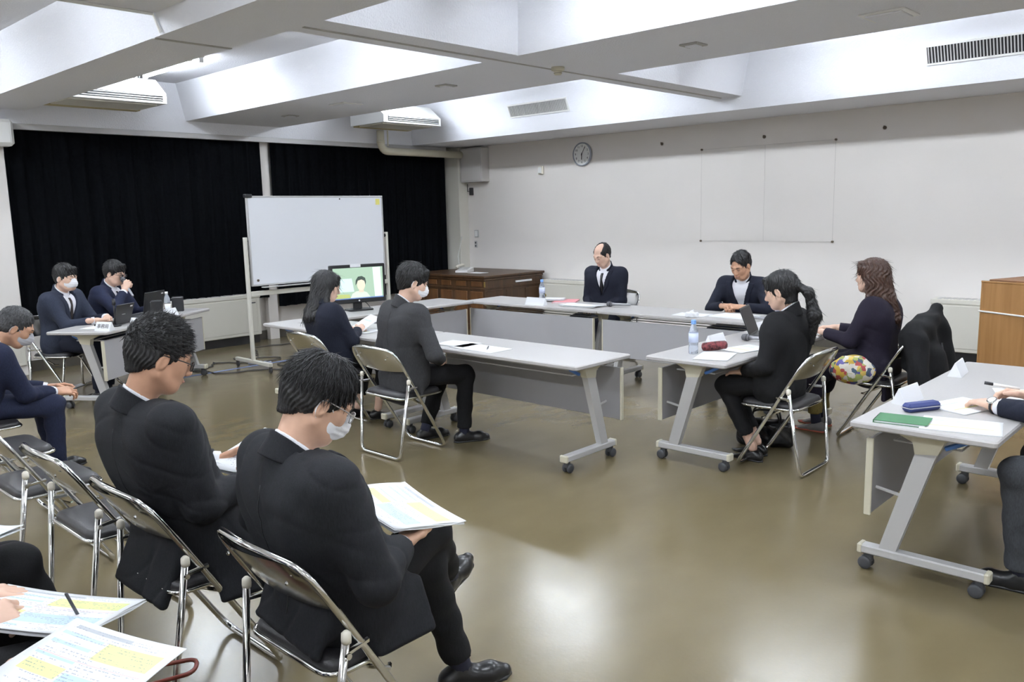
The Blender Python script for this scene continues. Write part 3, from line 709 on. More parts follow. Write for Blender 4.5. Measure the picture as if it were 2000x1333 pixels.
t = thing('ballpoint_pen', 'dark ballpoint pen lying on the documents of the centre table', 'pen', (-3.95, 3.97, TH+.011), R(-50))
MB().tube([(-.07, 0, 0), (.045, 0, 0)], .0045, 8).build('barrel', m_dgrey, t, True); MB().tube([(.045, 0, 0), (.07, 0, 0)], [.0045, .001], 8).build('tip', m_alu, t)
sheet('document', (-5.42, 4.02, TH), .25, .21, .2, hand2, 'yellow marked handout lying before the long haired woman', n=3, group='papers on the tables')
sheet('document', (-2.58, 4.62, TH), .21, .30, .3, plain, 'white document beside the water bottle on the two women\'s table', n=2, group='papers on the tables')
sheet('document', (-2.56, 4.98, TH), .21, .30, -.25, hand2, 'handout with a yellow mark before the woman with the ponytail', n=2, group='papers on the tables')
sheet('document', (-2.56, 5.5, TH), .21, .30, .1, plain, 'white document under the laptop edge on the two women\'s table', n=1, group='papers on the tables')
sheet('document', (-2.5, 5.85, TH), .21, .30, .1, plain, 'white document before the brown haired woman', n=2, group='papers on the tables')
sheet('document', (-5.02, 6.40, TH), .42, .26, .03, plain, 'open white dossier in front of the balding man', n=3, group='papers on the tables', curl=.02)
sheet('document', (-3.78, 6.36, TH), .30, .21, .1, plain, 'white document left of the clasped hands', n=2, group='papers on the tables')
sheet('document', (-3.42, 6.45, TH), .36, .24, -.1, plain, 'thick white booklet under the clasped hands', n=4, group='papers on the tables')
def folder(c, sx, sy, rz, m, label, h=.012):
    t = thing('document_folder', label, 'folder', c, rz)
    MB().box((-sx/2, -sy/2, 0), (sx/2, sy/2, .002)).build('cover', m, t); MB().box((-sx/2+.004, -sy/2+.004, .002), (sx/2-.008, sy/2-.004, h-.002)).build('pages', m_paper, t)
    MB().box((-sx/2, -sy/2, h-.002), (sx/2, sy/2, h)).build('cover', m, t); MB().box((-sx/2, -sy/2, 0), (-sx/2+.004, sy/2, h)).build('spine', m, t)
folder((-5.43, 6.63, TH), .24, .31, .5, mat('pink_card', (.78, .32, .34), .6), 'pink folder between the water bottle and the balding man')
sheet('document', (-5.56, 6.60, TH+.013), .21, .14, .4, m_paper, 'small stack of white cards on the pink folder', n=8, group='papers on the tables')
folder((-1.14, 3.655, TH), .21, .15, R(8), mat('green_card', (.03, .15, .055), .6), 'green notebook lying on the right hand table')
def name_card(p, rz, label, text=None, L=.2):
    t = thing('name_card', label, 'name card', p, rz, 'folded name cards')
    c = MB().add([(x, y, z) for x in (-L/2, L/2) for y, z in ((-.035, 0), (.035, 0), (.002, .075), (-.002, .075))], [(0, 1, 2, 3), (7, 6, 5, 4), (0, 4, 5, 1), (1, 5, 6, 2), (2, 6, 7, 3), (3, 7, 4, 0)]).build('card', m_paper, t)
    if text:
        text_mesh('lettering', text, .042, m_dgrey, t, (0, -.0195, .037), (R(66), 0, 0))
p = on_t1(.10, TD-.08); name_card(p, R(25), 'folded name card with three dark characters at the near end of the far left table', '事務局', .16)
p = on_t1(1.08, TD-.05); name_card(p, R(T1A+90), 'white card hanging at the front edge of the far left table', None, .22)
name_card((-2.80, 5.02, TH), R(90), 'white folded name card behind the pencil case on the two women\'s table')
name_card((-2.84, 5.72, TH), R(90), 'white folded name card at the far end of the two women\'s table')
name_card((-1.25, 4.06, TH), R(85), 'white folded name card beside the navy case on the right hand table')
name_card((-1.25, 4.88, TH), R(95), 'white folded name card at the far end of the right hand table')
name_card((-5.50, 6.24, TH), R(2), 'white folded name card in front of the pink folder', None, .24)
def mic(p, rz, label, pitch=0.0, parent=None):
    t = thing('microphone', label, 'microphone', p, rz); t.rotation_euler = (0, pitch, rz)
    f = rot_m(0, (0, 0, 0), 0, R(90))
    MB().lathe([(.010, -.10), (.0115, -.09), (.0125, .05), (.016, .085)], seg=14).xf(f).build('handle', mat('mic_silver', (.34, .34, .36), .35, .6), t, True)
    MB().lathe([(.017, .085), (.024, .10), (.025, .12), (.019, .14), (.006, .147)], seg=14).xf(f).build('mesh_head', mat('mic_mesh', (.12, .12, .13), .5, .6), t, True)
    MB().lathe([(.0255, .102), (.0255, .108)], seg=14).xf(f).build('ring', m_black, t, True)
    return t
mic((-2.60, 5.30, TH+.026), R(185), 'grey handheld microphone lying before the woman with the ponytail')
mic((-4.66, 6.52, TH+.026), R(195), 'dark grey handheld microphone lying right of the balding man')
mic((-3.12, 6.30, TH+.026), R(170), 'dark handheld microphone lying right of the clasped hands')
def laptop(p, rz, label, ang=105, s=1.0, marks=True, on=True):
    """screen opens away: the lid back faces local -y... keyboard towards +y"""
    t = thing('laptop', label, 'laptop', p, rz)
    W, D = .34*s, .235*s
    MB().box((-W/2, 0, .003), (W/2, D, .02), .004).build('keyboard_base', m_black, t); MB().box((-W/2+.02, .03, .0195), (W/2-.02, D-.09, .0215)).build('keyboard', m_dgrey, t)
    a = R(ang-90); M4 = Matrix.Translation((0, .002, .018)) @ Matrix.Rotation(a, 4, 'X')
    lid = MB().box((-W/2, -.008, 0), (W/2, 0, D), .003).xf(M4).build('lid', mat('laptop_lid', (.02, .02, .022), .38), t)
    MB().box((-W/2+.012, .0, .012), (W/2-.012, .0008, D-.012)).xf(M4).build('display', mat('laptop_display', (.05, .06, .07), .2, emit=((.35, .38, .42), .25)) if on else mat('dark_display', (.012, .009, .009), .6), lid)
    if marks:
        MB().box((W/2-.06, -.0095, D-.035), (W/2-.025, -.008, D-.022)).xf(M4).build('sticker', m_white, lid)
        MB().box((-.03, -.0088, D*.45), (.02, -.008, D*.48)).xf(M4).build('maker_mark', m_alu, lid)
# people look along +n1; laptop lid back towards +n1 so local +y = -n1
p = on_t1(.48, .40); laptop(p, R(T1A+90), 'small black laptop with open lid before the masked man', 108, .78)
p = on_t1(1.05, .36); laptop(p, R(T1A+90), 'large black laptop with upright lid before the man with the microphone', 100, 1.0)
laptop((-2.78, 5.55, TH), R(-75), 'dark laptop half hidden behind the woman with the ponytail', 112, .9, False, False)
def speaker_box(p, rz, label, sz):
    t = thing('desk_speaker', label, 'speaker', p, rz, 'small black speakers on the far left table'); a, b, h = sz
    MB().box((-a/2, -b/2, 0), (a/2, b/2, h), .008).build('cabinet', m_black, t); MB().box((-a/2+.008, -b/2-.003, .01), (a/2-.008, -b/2+.002, h-.01), .004).build('grille', m_dgrey, t)
    MB().box((-.02, -b/2-.005, h-.02), (.02, -b/2-.002, h-.014)).build('badge', m_alu, t)
speaker_box(on_t1(.95, .47), R(T1A-60), 'small black speaker standing in front of the large laptop', (.10, .10, .17))
speaker_box(on_t1(1.52, .36), R(T1A-60), 'small black speaker at the far end of the far left table', (.11, .11, .15))
t = thing('tea_bottle', 'clear drink bottle with amber contents beside the far speaker', 'bottle', on_t1(1.42, .30))
MB().lathe([(.028, 0), (.032, .006), (.032, .14), (.015, .18), (.013, .19)], seg=16).build('bottle_body', m_pet, t, True); MB().lathe([(.029, .004), (.0295, .09)], seg=14).build('tea', mat('amber_tea', (.45, .25, .06), .3), t, True)
MB().lathe([(.0155, .185), (.0155, .21)], seg=14).build('cap', m_white, t, True)
t = thing('paper_triangle', 'small white folded card standing behind the large laptop', 'card', on_t1(1.28, .28), R(20))
MB().add([(x, y, z) for x in (-.05, .05) for y, z in ((-.03, 0), (.03, 0), (0, .09))], [(0, 1, 2), (5, 4, 3), (0, 3, 4, 1), (1, 4, 5, 2), (2, 5, 3, 0)]).build('card', m_paper, t)
tag(MB().lathe([(.024, 0), (.03, .09), (.028, .088), (.022, .004)], seg=14).build('paper_cup', m_paper, None, True), 'white paper cup next to the tea bottle', 'cup').location = on_t1(1.36, .34)
sheet('document', on_t1(.30, .30), .21, .26, R(T1A), plain, 'white papers under the masked man\'s hands', n=2, group='papers on the tables')
sheet('document', on_t1(.78, .28), .21, .26, R(T1A), plain, 'white papers between the two laptops', n=6, group='papers on the tables')
t = thing('gooseneck_microphone', 'black desk microphone on a short stand by the small laptop', 'microphone', on_t1(.36, .42))
MB().lathe([(.05, 0), (.05, .012), (.02, .02)], seg=16).build('base', m_black, t, True); MB().tube([(0, 0, .015), (0, 0, .14), (-.02, .01, .2)], .008, 8).build('stem', m_black, t, True); MB().tube([(-.02, .01, .19), (-.035, .015, .24)], .016, 8).build('mic_head', m_black, t, True)
t = thing('pencil_case', 'dark red patterned pencil case behind the water bottle', 'pencil case', (-2.70, 4.83, TH+.028), R(65))
MB().lathe([(.004, -.1), (.026, -.085), (.03, -.03), (.03, .04), (.026, .085), (.004, .1)], seg=14).xf(rot_m(0, (0, 0, 0), 0, R(90))).build('pouch', mat('red_black_cloth', (.16, .035, .04), .8, noise=(45, .95)), t, True)
MB().tube([(-.08, 0, .028), (.08, 0, .028)], .003, 6).build('zip', m_alu, t)
t = thing('glasses_case', 'navy zipped case lying on the right hand table', 'case', (-1.14, 3.90, TH+.021), R(60))
MB().box((-.09, -.028, -.02), (.09, .028, .02), .012).build('body', mat('navy_cloth', (.03, .045, .16), .7), t, False); MB().tube(fillet([(-.09, -.029, 0), (.09, -.029, 0), (.09, .029, 0), (-.09, .029, 0)], .012, 2, True), .002, 5, True).build('zip', m_alu, t)
sheet('document', (-.93, 3.72, TH), .30, .24, R(12), hand2, 'marked handout near the corner of the right hand table', n=2, group='papers on the tables')
sheet('document', (-1.02, 4.10, TH+.001), .30, .22, R(70), hand2, 'handout under the writing hand at the right edge', n=2, group='papers on the tables')
sheet('document', (-.86, 4.5, TH), .24, .30, R(20), plain, 'white document beyond the writing hand at the right edge', n=1, group='papers on the tables')
# black bags on the floor, patchwork bag, coat
t = thing('handbag', 'black glossy handbag on the floor beneath the ponytailed woman\'s table', 'bag', (-2.52, 5.22, 0), R(20))
# ------------------------------------------------------------------ implicit surfaces for bodies and cloth
A3 = lambda *a: np.array(a if len(a) > 1 else a[0], dtype=np.float64)
class Sdf:
    def __init__(s): s.ops = []; s.disp = None
    def _u(s, fn, lo, hi, k, op='u'): s.ops.append((op, fn, A3(lo), A3(hi), k)); return s
    def cone(s, a, b, r1, r2=None, k=.03, op='u', cut=None):
        a = A3(a); b = A3(b); r2 = r1 if r2 is None else r2; ba = b-a; L2 = float(ba@ba)+1e-12
        def fn(X, Y, Z):
            px, py, pz = X-a[0], Y-a[1], Z-a[2]
            h = np.clip((px*ba[0]+py*ba[1]+pz*ba[2])/L2, 0, 1)
            d = np.sqrt((px-h*ba[0])**2+(py-h*ba[1])**2+(pz-h*ba[2])**2)-(r1+(r2-r1)*h)
            if cut is not None:
                c, n = cut; d = np.maximum(d, (X-c[0])*n[0]+(Y-c[1])*n[1]+(Z-c[2])*n[2])
            return d
        rm = max(r1, r2); return s._u(fn, np.minimum(a, b)-rm, np.maximum(a, b)+rm, k, op)
    def ell(s, c, r, k=.03, op='u', Rm=None):
        c = A3(c); r = A3(r); 
        def fn(X, Y, Z):
            px, py, pz = X-c[0], Y-c[1], Z-c[2]
            if Rm is not None:
                px, py, pz = [Rm[0][i]*px+Rm[1][i]*py+Rm[2][i]*pz for i in range(3)]
            qx, qy, qz = px/r[0], py/r[1], pz/r[2]
            k0 = np.sqrt(qx*qx+qy*qy+qz*qz); k1 = np.sqrt((qx/r[0])**2+(qy/r[1])**2+(qz/r[2])**2)+1e-9
            return k0*(k0-1)/k1
        m = r if Rm is None else A3([max(r)]*3)
        return s._u(fn, c-m, c+m, k, op)
    def rbox(s, c, ax, half, rad, k=.02, op='u'):
        c = A3(c); ax = [A3(a) for a in ax]
        def fn(X, Y, Z):
            px, py, pz = X-c[0], Y-c[1], Z-c[2]; q = []
            for a, h in zip(ax, half): q.append(np.abs(px*a[0]+py*a[1]+pz*a[2])-(h-rad))
            o = np.sqrt(sum(np.maximum(x, 0)**2 for x in q)); return o+np.minimum(np.maximum(np.maximum(q[0], q[1]), q[2]), 0)-rad
        m = sum(np.abs(a)*h for a, h in zip(ax, half)); return s._u(fn, c-m, c+m, k, op)
    def raw(s, fn, lo, hi, k=0, op='u'): return s._u(fn, lo, hi, k, op)
    def plane(s, c, n, k=0):              # keep the side opposite to n
        c = A3(c); n = A3(n); return s._u(lambda X, Y, Z: (X-c[0])*n[0]+(Y-c[1])*n[1]+(Z-c[2])*n[2], [-9]*3, [9]*3, k, 'i')
    def at(s, p):
        X, Y, Z = [np.array([float(c)]) for c in p]; f = np.array([.3])
        for op, fn, lo, hi, k in s.ops: f = s._c(op, f, fn(X, Y, Z), k)
        if s.disp is not None: f = f+s.disp(X, Y, Z)
        return float(f[0])
    @staticmethod
    def _c(op, f, g, k):
        if op == 'u':
            if k <= 0: return np.minimum(f, g)
            h = np.maximum(k-np.abs(f-g), 0)/k; return np.minimum(f, g)-h*h*k*.25
        if op == 's': g = -g
        if k <= 0: return np.maximum(f, g)
        h = np.maximum(k-np.abs(f-g), 0)/k; return np.maximum(f, g)+h*h*k*.25
    def mesh(s, h, pad=3):
        us = [o for o in s.ops if o[0] == 'u']
        lo = np.min([o[2] for o in us], axis=0)-pad*h-.01; hi = np.max([o[3] for o in us], axis=0)+pad*h+.01
        n = np.ceil((hi-lo)/h).astype(int)+1
        ax = [(lo[i]+h*np.arange(n[i])).astype(np.float32) for i in range(3)]
        Fd = np.full(n, .3, np.float32)
        for op, fn, l, u, k in s.ops:
            m = k+2.5*h; i0 = np.clip(((l-m-lo)/h).astype(int), 0, n-1); i1 = np.clip(((u+m-lo)/h).astype(int)+2, 1, n)
            if op != 'u' and (l[0] < -5): i0 = np.zeros(3, int); i1 = n
            if np.any(i1 <= i0): continue
            sl = tuple(slice(a, b) for a, b in zip(i0, i1))
            g = fn(ax[0][sl[0]][:, None, None], ax[1][sl[1]][None, :, None], ax[2][sl[2]][None, None, :])
            Fd[sl] = s._c(op, Fd[sl], g, k)
        if s.disp is not None:
            Fd = Fd+s.disp(ax[0][:, None, None], ax[1][None, :, None], ax[2][None, None, :]).astype(np.float32)
        return nets(Fd, lo, h)
def nets(Fd, org, h):
    S = (Fd < 0); Si = S.astype(np.int8); nx, ny, nz = Fd.shape
    c = sum(Si[i:nx-1+i, j:ny-1+j, k:nz-1+k] for i in (0, 1) for j in (0, 1) for k in (0, 1))
    act = np.argwhere((c > 0) & (c < 8))
    if len(act) == 0: return np.zeros((0, 3)), np.zeros((0, 4), int)
    cid = np.full((nx-1, ny-1, nz-1), -1, np.int32); cid[act[:, 0], act[:, 1], act[:, 2]] = np.arange(len(act))
    off = [(i, j, k) for i in (0, 1) for j in (0, 1) for k in (0, 1)]
    V = np.stack([Fd[act[:, 0]+o[0], act[:, 1]+o[1], act[:, 2]+o[2]] for o in off], 1)
    acc = np.zeros((len(act), 3)); cnt = np.zeros(len(act))
    for a in range(8):
        for b in range(a+1, 8):
            dd = [off[b][q]-off[a][q] for q in range(3)]
            if sum(map(abs, dd)) != 1: continue
            va, vb = V[:, a], V[:, b]; cr = (va < 0) != (vb < 0); t = np.where(cr, va/np.where(cr, va-vb, 1), 0)
            p = np.array(off[a])[None, :]+t[:, None]*np.array(dd)[None, :]
            acc += p*cr[:, None]; cnt += cr
    verts = org[None, :]+(act+acc/cnt[:, None])*h
    quads = []
    for axis in range(3):
        sl0 = [slice(None)]*3; sl1 = [slice(None)]*3; sl0[axis] = slice(0, -1); sl1[axis] = slice(1, None)
        a, b = S[tuple(sl0)], S[tuple(sl1)]; e = np.argwhere(a != b); u, v = [(1, 2), (2, 0), (0, 1)][axis]
        dims = (nx, ny, nz); ok = (e[:, u] > 0) & (e[:, v] > 0) & (e[:, u] < dims[u]-1) & (e[:, v] < dims[v]-1); e = e[ok]
        flip = a[e[:, 0], e[:, 1], e[:, 2]]; ids = []
        for du, dv in ((-1, -1), (0, -1), (0, 0), (-1, 0)):
            q = e.copy(); q[:, u] += du; q[:, v] += dv; ids.append(cid[q[:, 0], q[:, 1], q[:, 2]])
        Q = np.stack(ids, 1); Q[~flip] = Q[~flip][:, ::-1]; quads.append(Q)
    return verts, np.concatenate(quads)
def np_mesh(name, pieces, material, parent=None, origin=(0, 0, 0), smooth=True):
    vs = []; ls = []; st = []; o = 0; nl = 0; og = A3(origin)
    for V, Q in pieces:
        V = np.asarray(V); vs.append(V-og)
        if isinstance(Q, np.ndarray): ls.append((Q+o).ravel()); st.append(nl+np.arange(len(Q))*Q.shape[1]); nl += Q.size
        else:
            for f in Q: ls.append(np.array(f)+o); st.append(np.array([nl])); nl += len(f)
        o += len(V)
    vs = np.concatenate(vs); ls = np.concatenate(ls).astype(np.int32); st = np.concatenate(st).astype(np.int32)
    me = bpy.data.meshes.new(name); me.vertices.add(len(vs)); me.vertices.foreach_set('co', vs.astype(np.float32).ravel())
    me.loops.add(len(ls)); me.loops.foreach_set('vertex_index', ls); me.polygons.add(len(st)); me.polygons.foreach_set('loop_start', st)
    me.update(calc_edges=True); me.validate()
    if smooth: me.polygons.foreach_set('use_smooth', np.ones(len(me.polygons), bool))
    if material: me.materials.append(material)
    return link(name, me, parent)
def mbp(mb): return (np.array(mb.v), mb.f)
def nrm(v): v = A3(v); return v/(np.linalg.norm(v)+1e-9)
def ik(a, c, l1, l2, pole):
    a, c = A3(a), A3(c); d = c-a; D = np.linalg.norm(d); D2 = min(D, (l1+l2)*.999); u = d/(D+1e-9)
    x = (l1*l1-l2*l2+D2*D2)/(2*D2); hh = math.sqrt(max(l1*l1-x*x, 0)); p = A3(pole); p = p-u*(p@u); p = nrm(p)
    return a+u*x*(D/D2)+p*hh
# ------------------------------------------------------------------ skin, hair, cloth materials
m_skin = mat('skin', (.60, .37, .26), .5, noise=(25, .06), spec=.35); m_skin2 = mat('fair_skin', (.68, .45, .34), .5, noise=(25, .05), spec=.35); m_skin3 = mat('tanned_skin', (.50, .28, .18), .5, noise=(25, .07), spec=.35)
m_hair = mat('black_hair', (.007, .0065, .007), .5, bump=(120, .35, (1, 1, .25))); m_brown = mat('brown_hair', (.055, .024, .014), .4, bump=(90, .5, (1, 1, .25))); m_greyh = mat('greying_hair', (.035, .035, .037), .45, noise=(90, .7), bump=(120, .4))
def suit(name, c, stripe=0): 
    return mat(name, c, .85, noise=(260, .22, (1, 1, .2)), bump=(350, .12), spec=.25)
m_blk = suit('black_suit', (.012, .0125, .015)); m_blk2 = suit('black_wool', (.009, .009, .010)); m_navy = suit('navy_suit', (.014, .018, .042)); m_nav2 = suit('dark_navy_suit', (.011, .013, .024))
m_slate = suit('slate_suit', (.026, .032, .052)); m_char = suit('charcoal_suit', (.040, .040, .043)); m_greyt = suit('grey_trousers', (.045, .048, .054)); m_plum = suit('dark_plum_knit', (.014, .011, .022)); m_olive = suit('olive_cloth', (.16, .12, .035))
m_shirt = mat('white_shirt', (.80, .80, .84), .8, spec=.2); m_mask = mat('white_mask', (.80, .80, .82), .85, bump=(60, .1)); m_gmask = mat('grey_mask', (.42, .42, .45), .85)
m_shoe = mat('black_leather', (.010, .010, .011), .28); m_sock = mat('navy_sock', (.02, .022, .045), .9); m_lash = mat('dark_brow', (.02, .015, .012), .7); m_lip = mat('lip', (.45, .2, .17), .5)
m_glass = mat('spectacle_lens', (.95, .97, 1), .03, trans=.95); m_rim = mat('spectacle_rim', (.02, .02, .022), .35, .5)
# ------------------------------------------------------------------ hand
POSE = {'relax': (.30, .38, .28), 'flat': (.06, .1, .08), 'grip': (.95, 1.15, .7), 'hold': (.35, .55, .35), 'clasp': (.75, .85, .5), 'curl': (.6, .8, .5)}
def hand_piece(wr, d, n, side, pose, s=1.0, h=.003):
    d = nrm(d); n = A3(n); n = nrm(n-d*(n@d)); t = np.cross(d, n)*(1 if side == 'R' else -1)
    B = np.stack([t, d, -n], 1)                      # local x thumb side, y fingers, z back of hand
    S = Sdf(); S.cone((0, -.07, 0), (0, .01, 0), .027, .023, .02)
    for x in (-.028, -.009, .011, .029): S.cone((x*.6, .005, 0), (x, .085, 0), .014, .0115, .014)
    c1, c2, c3 = POSE[pose]
    spec = [(.031, .088, (.043, .025, .020)), (.0105, .092, (.047, .029, .021)), (-.0105, .088, (.043, .027, .020)), (-.030, .079, (.033, .020, .018))]
    for i, (x, y, L) in enumerate(spec):
        p = A3(x, y, .001); a = 0; dx = x*.18
        for j, (ln, cu) in enumerate(zip(L, (c1, c2, c3))):
            a += cu*(1+.08*i); q = p+A3(dx*ln/.1*.6, math.cos(a)*ln, -math.sin(a)*ln)
            r0 = (.0095, .0088, .0080)[j]*(.9 if i == 3 else 1); S.cone(p, q, r0, r0*.9, .006); p = q
    if pose in ('grip', 'clasp'): th = [(.022, .018, -.008), (.046, .045, -.03), (.032, .072, -.046), (.012, .088, -.048)]
    elif pose == 'hold': th = [(.022, .018, -.006), (.048, .05, -.02), (.044, .08, -.034), (.036, .1, -.04)]
    else: th = [(.022, .018, -.004), (.048, .045, -.012), (.058, .07, -.018), (.060, .092, -.022)]
    for j in range(3): S.cone(th[j], th[j+1], (.0145, .0115, .010)[j], (.0115, .010, .0085)[j], .010)
    V, Q = S.mesh(h); return (A3(wr)[None, :]+(V*s) @ B.T, Q)
# ------------------------------------------------------------------ head (local: x right, y forward, z up)
def head_sdf(neck_l, female=False):
    S = Sdf(); S.ell((0, -.014, .030), (.074, .094, .086), .02); S.ell((0, .028, -.025), (.062, .066, .086), .03)
    S.cone((-.022, .058, -.088), (.022, .058, -.088), .024 if not female else .02, None, .04)
    for q in (-1, 1):
        S.ell((q*.036, .058, -.022), (.026, .028, .032), .025)
        S.cone((q*.012, .086, .024), (q*.048, .070, .022), .011, .010, .018)
        S.cone((q*.058, .0, -.055), (q*.03, .05, -.088), .020, .02, .03)
        S.ell((q*.031, .104, .004), (.019, .020, .013), .012, 's')
        S.ell((q*.031, .073, .005), (.0165, .016, .013), .004)
        S.cone((q*.013, .098, -.034), (q*.011, .09, -.03), .0085, .01, .008)
    S.cone((0, .084, .014), (0, .108, -.028), .009, .0125, .014)
    S.ell((0, .090, -.058), (.023, .012, .0065), .008); S.ell((0, .087, -.069), (.020, .012, .007), .008)
    S.cone((0, -.022, -.04), tuple(neck_l), .053 if not female else .044, .056 if not female else .047, .03)
    for q in (-1, 1):
        rm = np.array([[1, 0, 0], [0, math.cos(.25), -math.sin(.25)], [0, math.sin(.25), math.cos(.25)]]).T
        S.ell((q*.077, -.006, -.012), (.0095, .019, .032), .008, 'u', rm); S.ell((q*.086, .0, -.010), (.006, .010, .020), .006, 's', rm)
    return S
def strands(V, Q, n, L, lift, seed, flow, w=.0015, zmin=-9):
    """short tapered clumps lying on the hair surface"""
    rng = np.random.default_rng(seed); F = V[Q]; N = np.cross(F[:, 2]-F[:, 0], F[:, 3]-F[:, 1]); Nn = np.linalg.norm(N, axis=1); N = N/(Nn[:, None]+1e-12)
    if len(Q) == 0: return []
    Nn = Nn*(F[:, :, 2].mean(1) > zmin); idx = rng.choice(len(Q), n, p=Nn/Nn.sum()); vs = []; fs = []
    for i in idx:
        p = F[i].mean(0); nn = N[i]; fl = flow(p); dr = fl/(np.linalg.norm(fl)+1e-6)+rng.normal(0, .14, 3); dr = dr-nn*(dr@nn); dr = nrm(dr); sd = np.cross(dr, nn)
        ll = L*rng.uniform(.6, 1.3); lf = lift*rng.uniform(.3, 1.3); o = len(vs); ww = w*rng.uniform(.7, 1.5)
        for k in range(4):
            t = k/3; c = p+dr*ll*t+nn*(.001+lf*ll*(t**1.5)); r = ww*(1-t*.85)
            vs += [c-sd*r, c+nn*r*1.2, c+sd*r]
        for k in range(3):
            a = o+k*3; b = a+3; fs += [(a, a+1, b+1, b), (a+1, a+2, b+2, b+1), (a+2, a, b, b+2)]
    return [(np.array(vs), np.array(fs))]
def hair_piece(st, to_local, seed, h=.0045):
    S = Sdf(); ts, tt, tb = st.get('side', .012), st.get('top', .02), st.get('back', .014)
    S.ell((0, -.016-tb*.3, .034+tt*.3), (.074+ts, .094+tb, .086+tt*.7), 0)
    kind = st['kind']; hl = st.get('hairline', .062)
    S.cone((0, -.062, .0), (0, -.036, -.085), .048+tb*.35, .049 if not kind == 'long' else .05, .03)
    for q in (-1, 1): S.ell((q*.052, -.022, -.005), (.022+ts*.7, .058, .046), .02)
    if kind in ('short', 'spiky', 'bald'):
        S.raw(lambda X, Y, Z: -(Z-(-.028+.48*Y))/1.1+X*0, [-.2]*3, [.2]*3, .006, 'i') if False else S.plane((0, 0, -.036), nrm((0, .58, -1)), .014)
    else: S.plane((0, 0, -.10), (0, 0, -1.0), .01)
    S.ell((0, .125+(st.get('fy', .092)-.092)*.6, hl-.125), (st.get('face_w', .074), st.get('fy', .092), .125), .012, 's')
    if st.get('fringe'): 
        for x in np.linspace(-.055, .055, 7): S.cone((x*.8, .06, .095), (x*1.08, .094-abs(x)*.55, st['fringe']+.006*math.sin(x*300)), .018, .007, .012)
    if kind == 'bald': S.ell((0, .065, .118), (.072, .125, .085), .012, 's')
    if st.get('spot'): S.ell(st['spot'], (.030, .036, .028), .016, 's')
    for q in (-1, 1):
        if kind != 'long': S.ell((q*.090, .002, -.016), (.024, .026, .036), .006, 's')
    for (a, bw, r1, r2) in st.get('falls', []): S.cone(a, to_local(bw), r1, r2, .035)
    for (aw, bw, r1, r2) in st.get('wfalls', []): S.cone(to_local(aw), to_local(bw), r1, r2, .03)
    for c, r in st.get('knots', []): S.ell(c, r, .01)
    am = st.get('rough', .002); fq = st.get('freq', 34)
    S.disp = lambda X, Y, Z: am*np.sin(fq*np.arctan2(X, Y+.035)+5*np.sin(Z*45+X*20))+am*.7*np.sin(X*170+4*np.sin(Z*30))*np.cos(Y*120+Z*60)
    V, Q = S.mesh(h); crown = A3(0, -.04, .13)
    def flow(p):
        v = p-crown; v[2] -= .05
        if kind == 'spiky': v = v*.4+A3(0, .06, .06)
        return v
    return [(V, Q)]+strands(V, Q, st.get('n', 350), st.get('len', .03), st.get('lift', .12), seed, flow, zmin=(.02 if kind in ('short', 'spiky', 'bald') else -9))
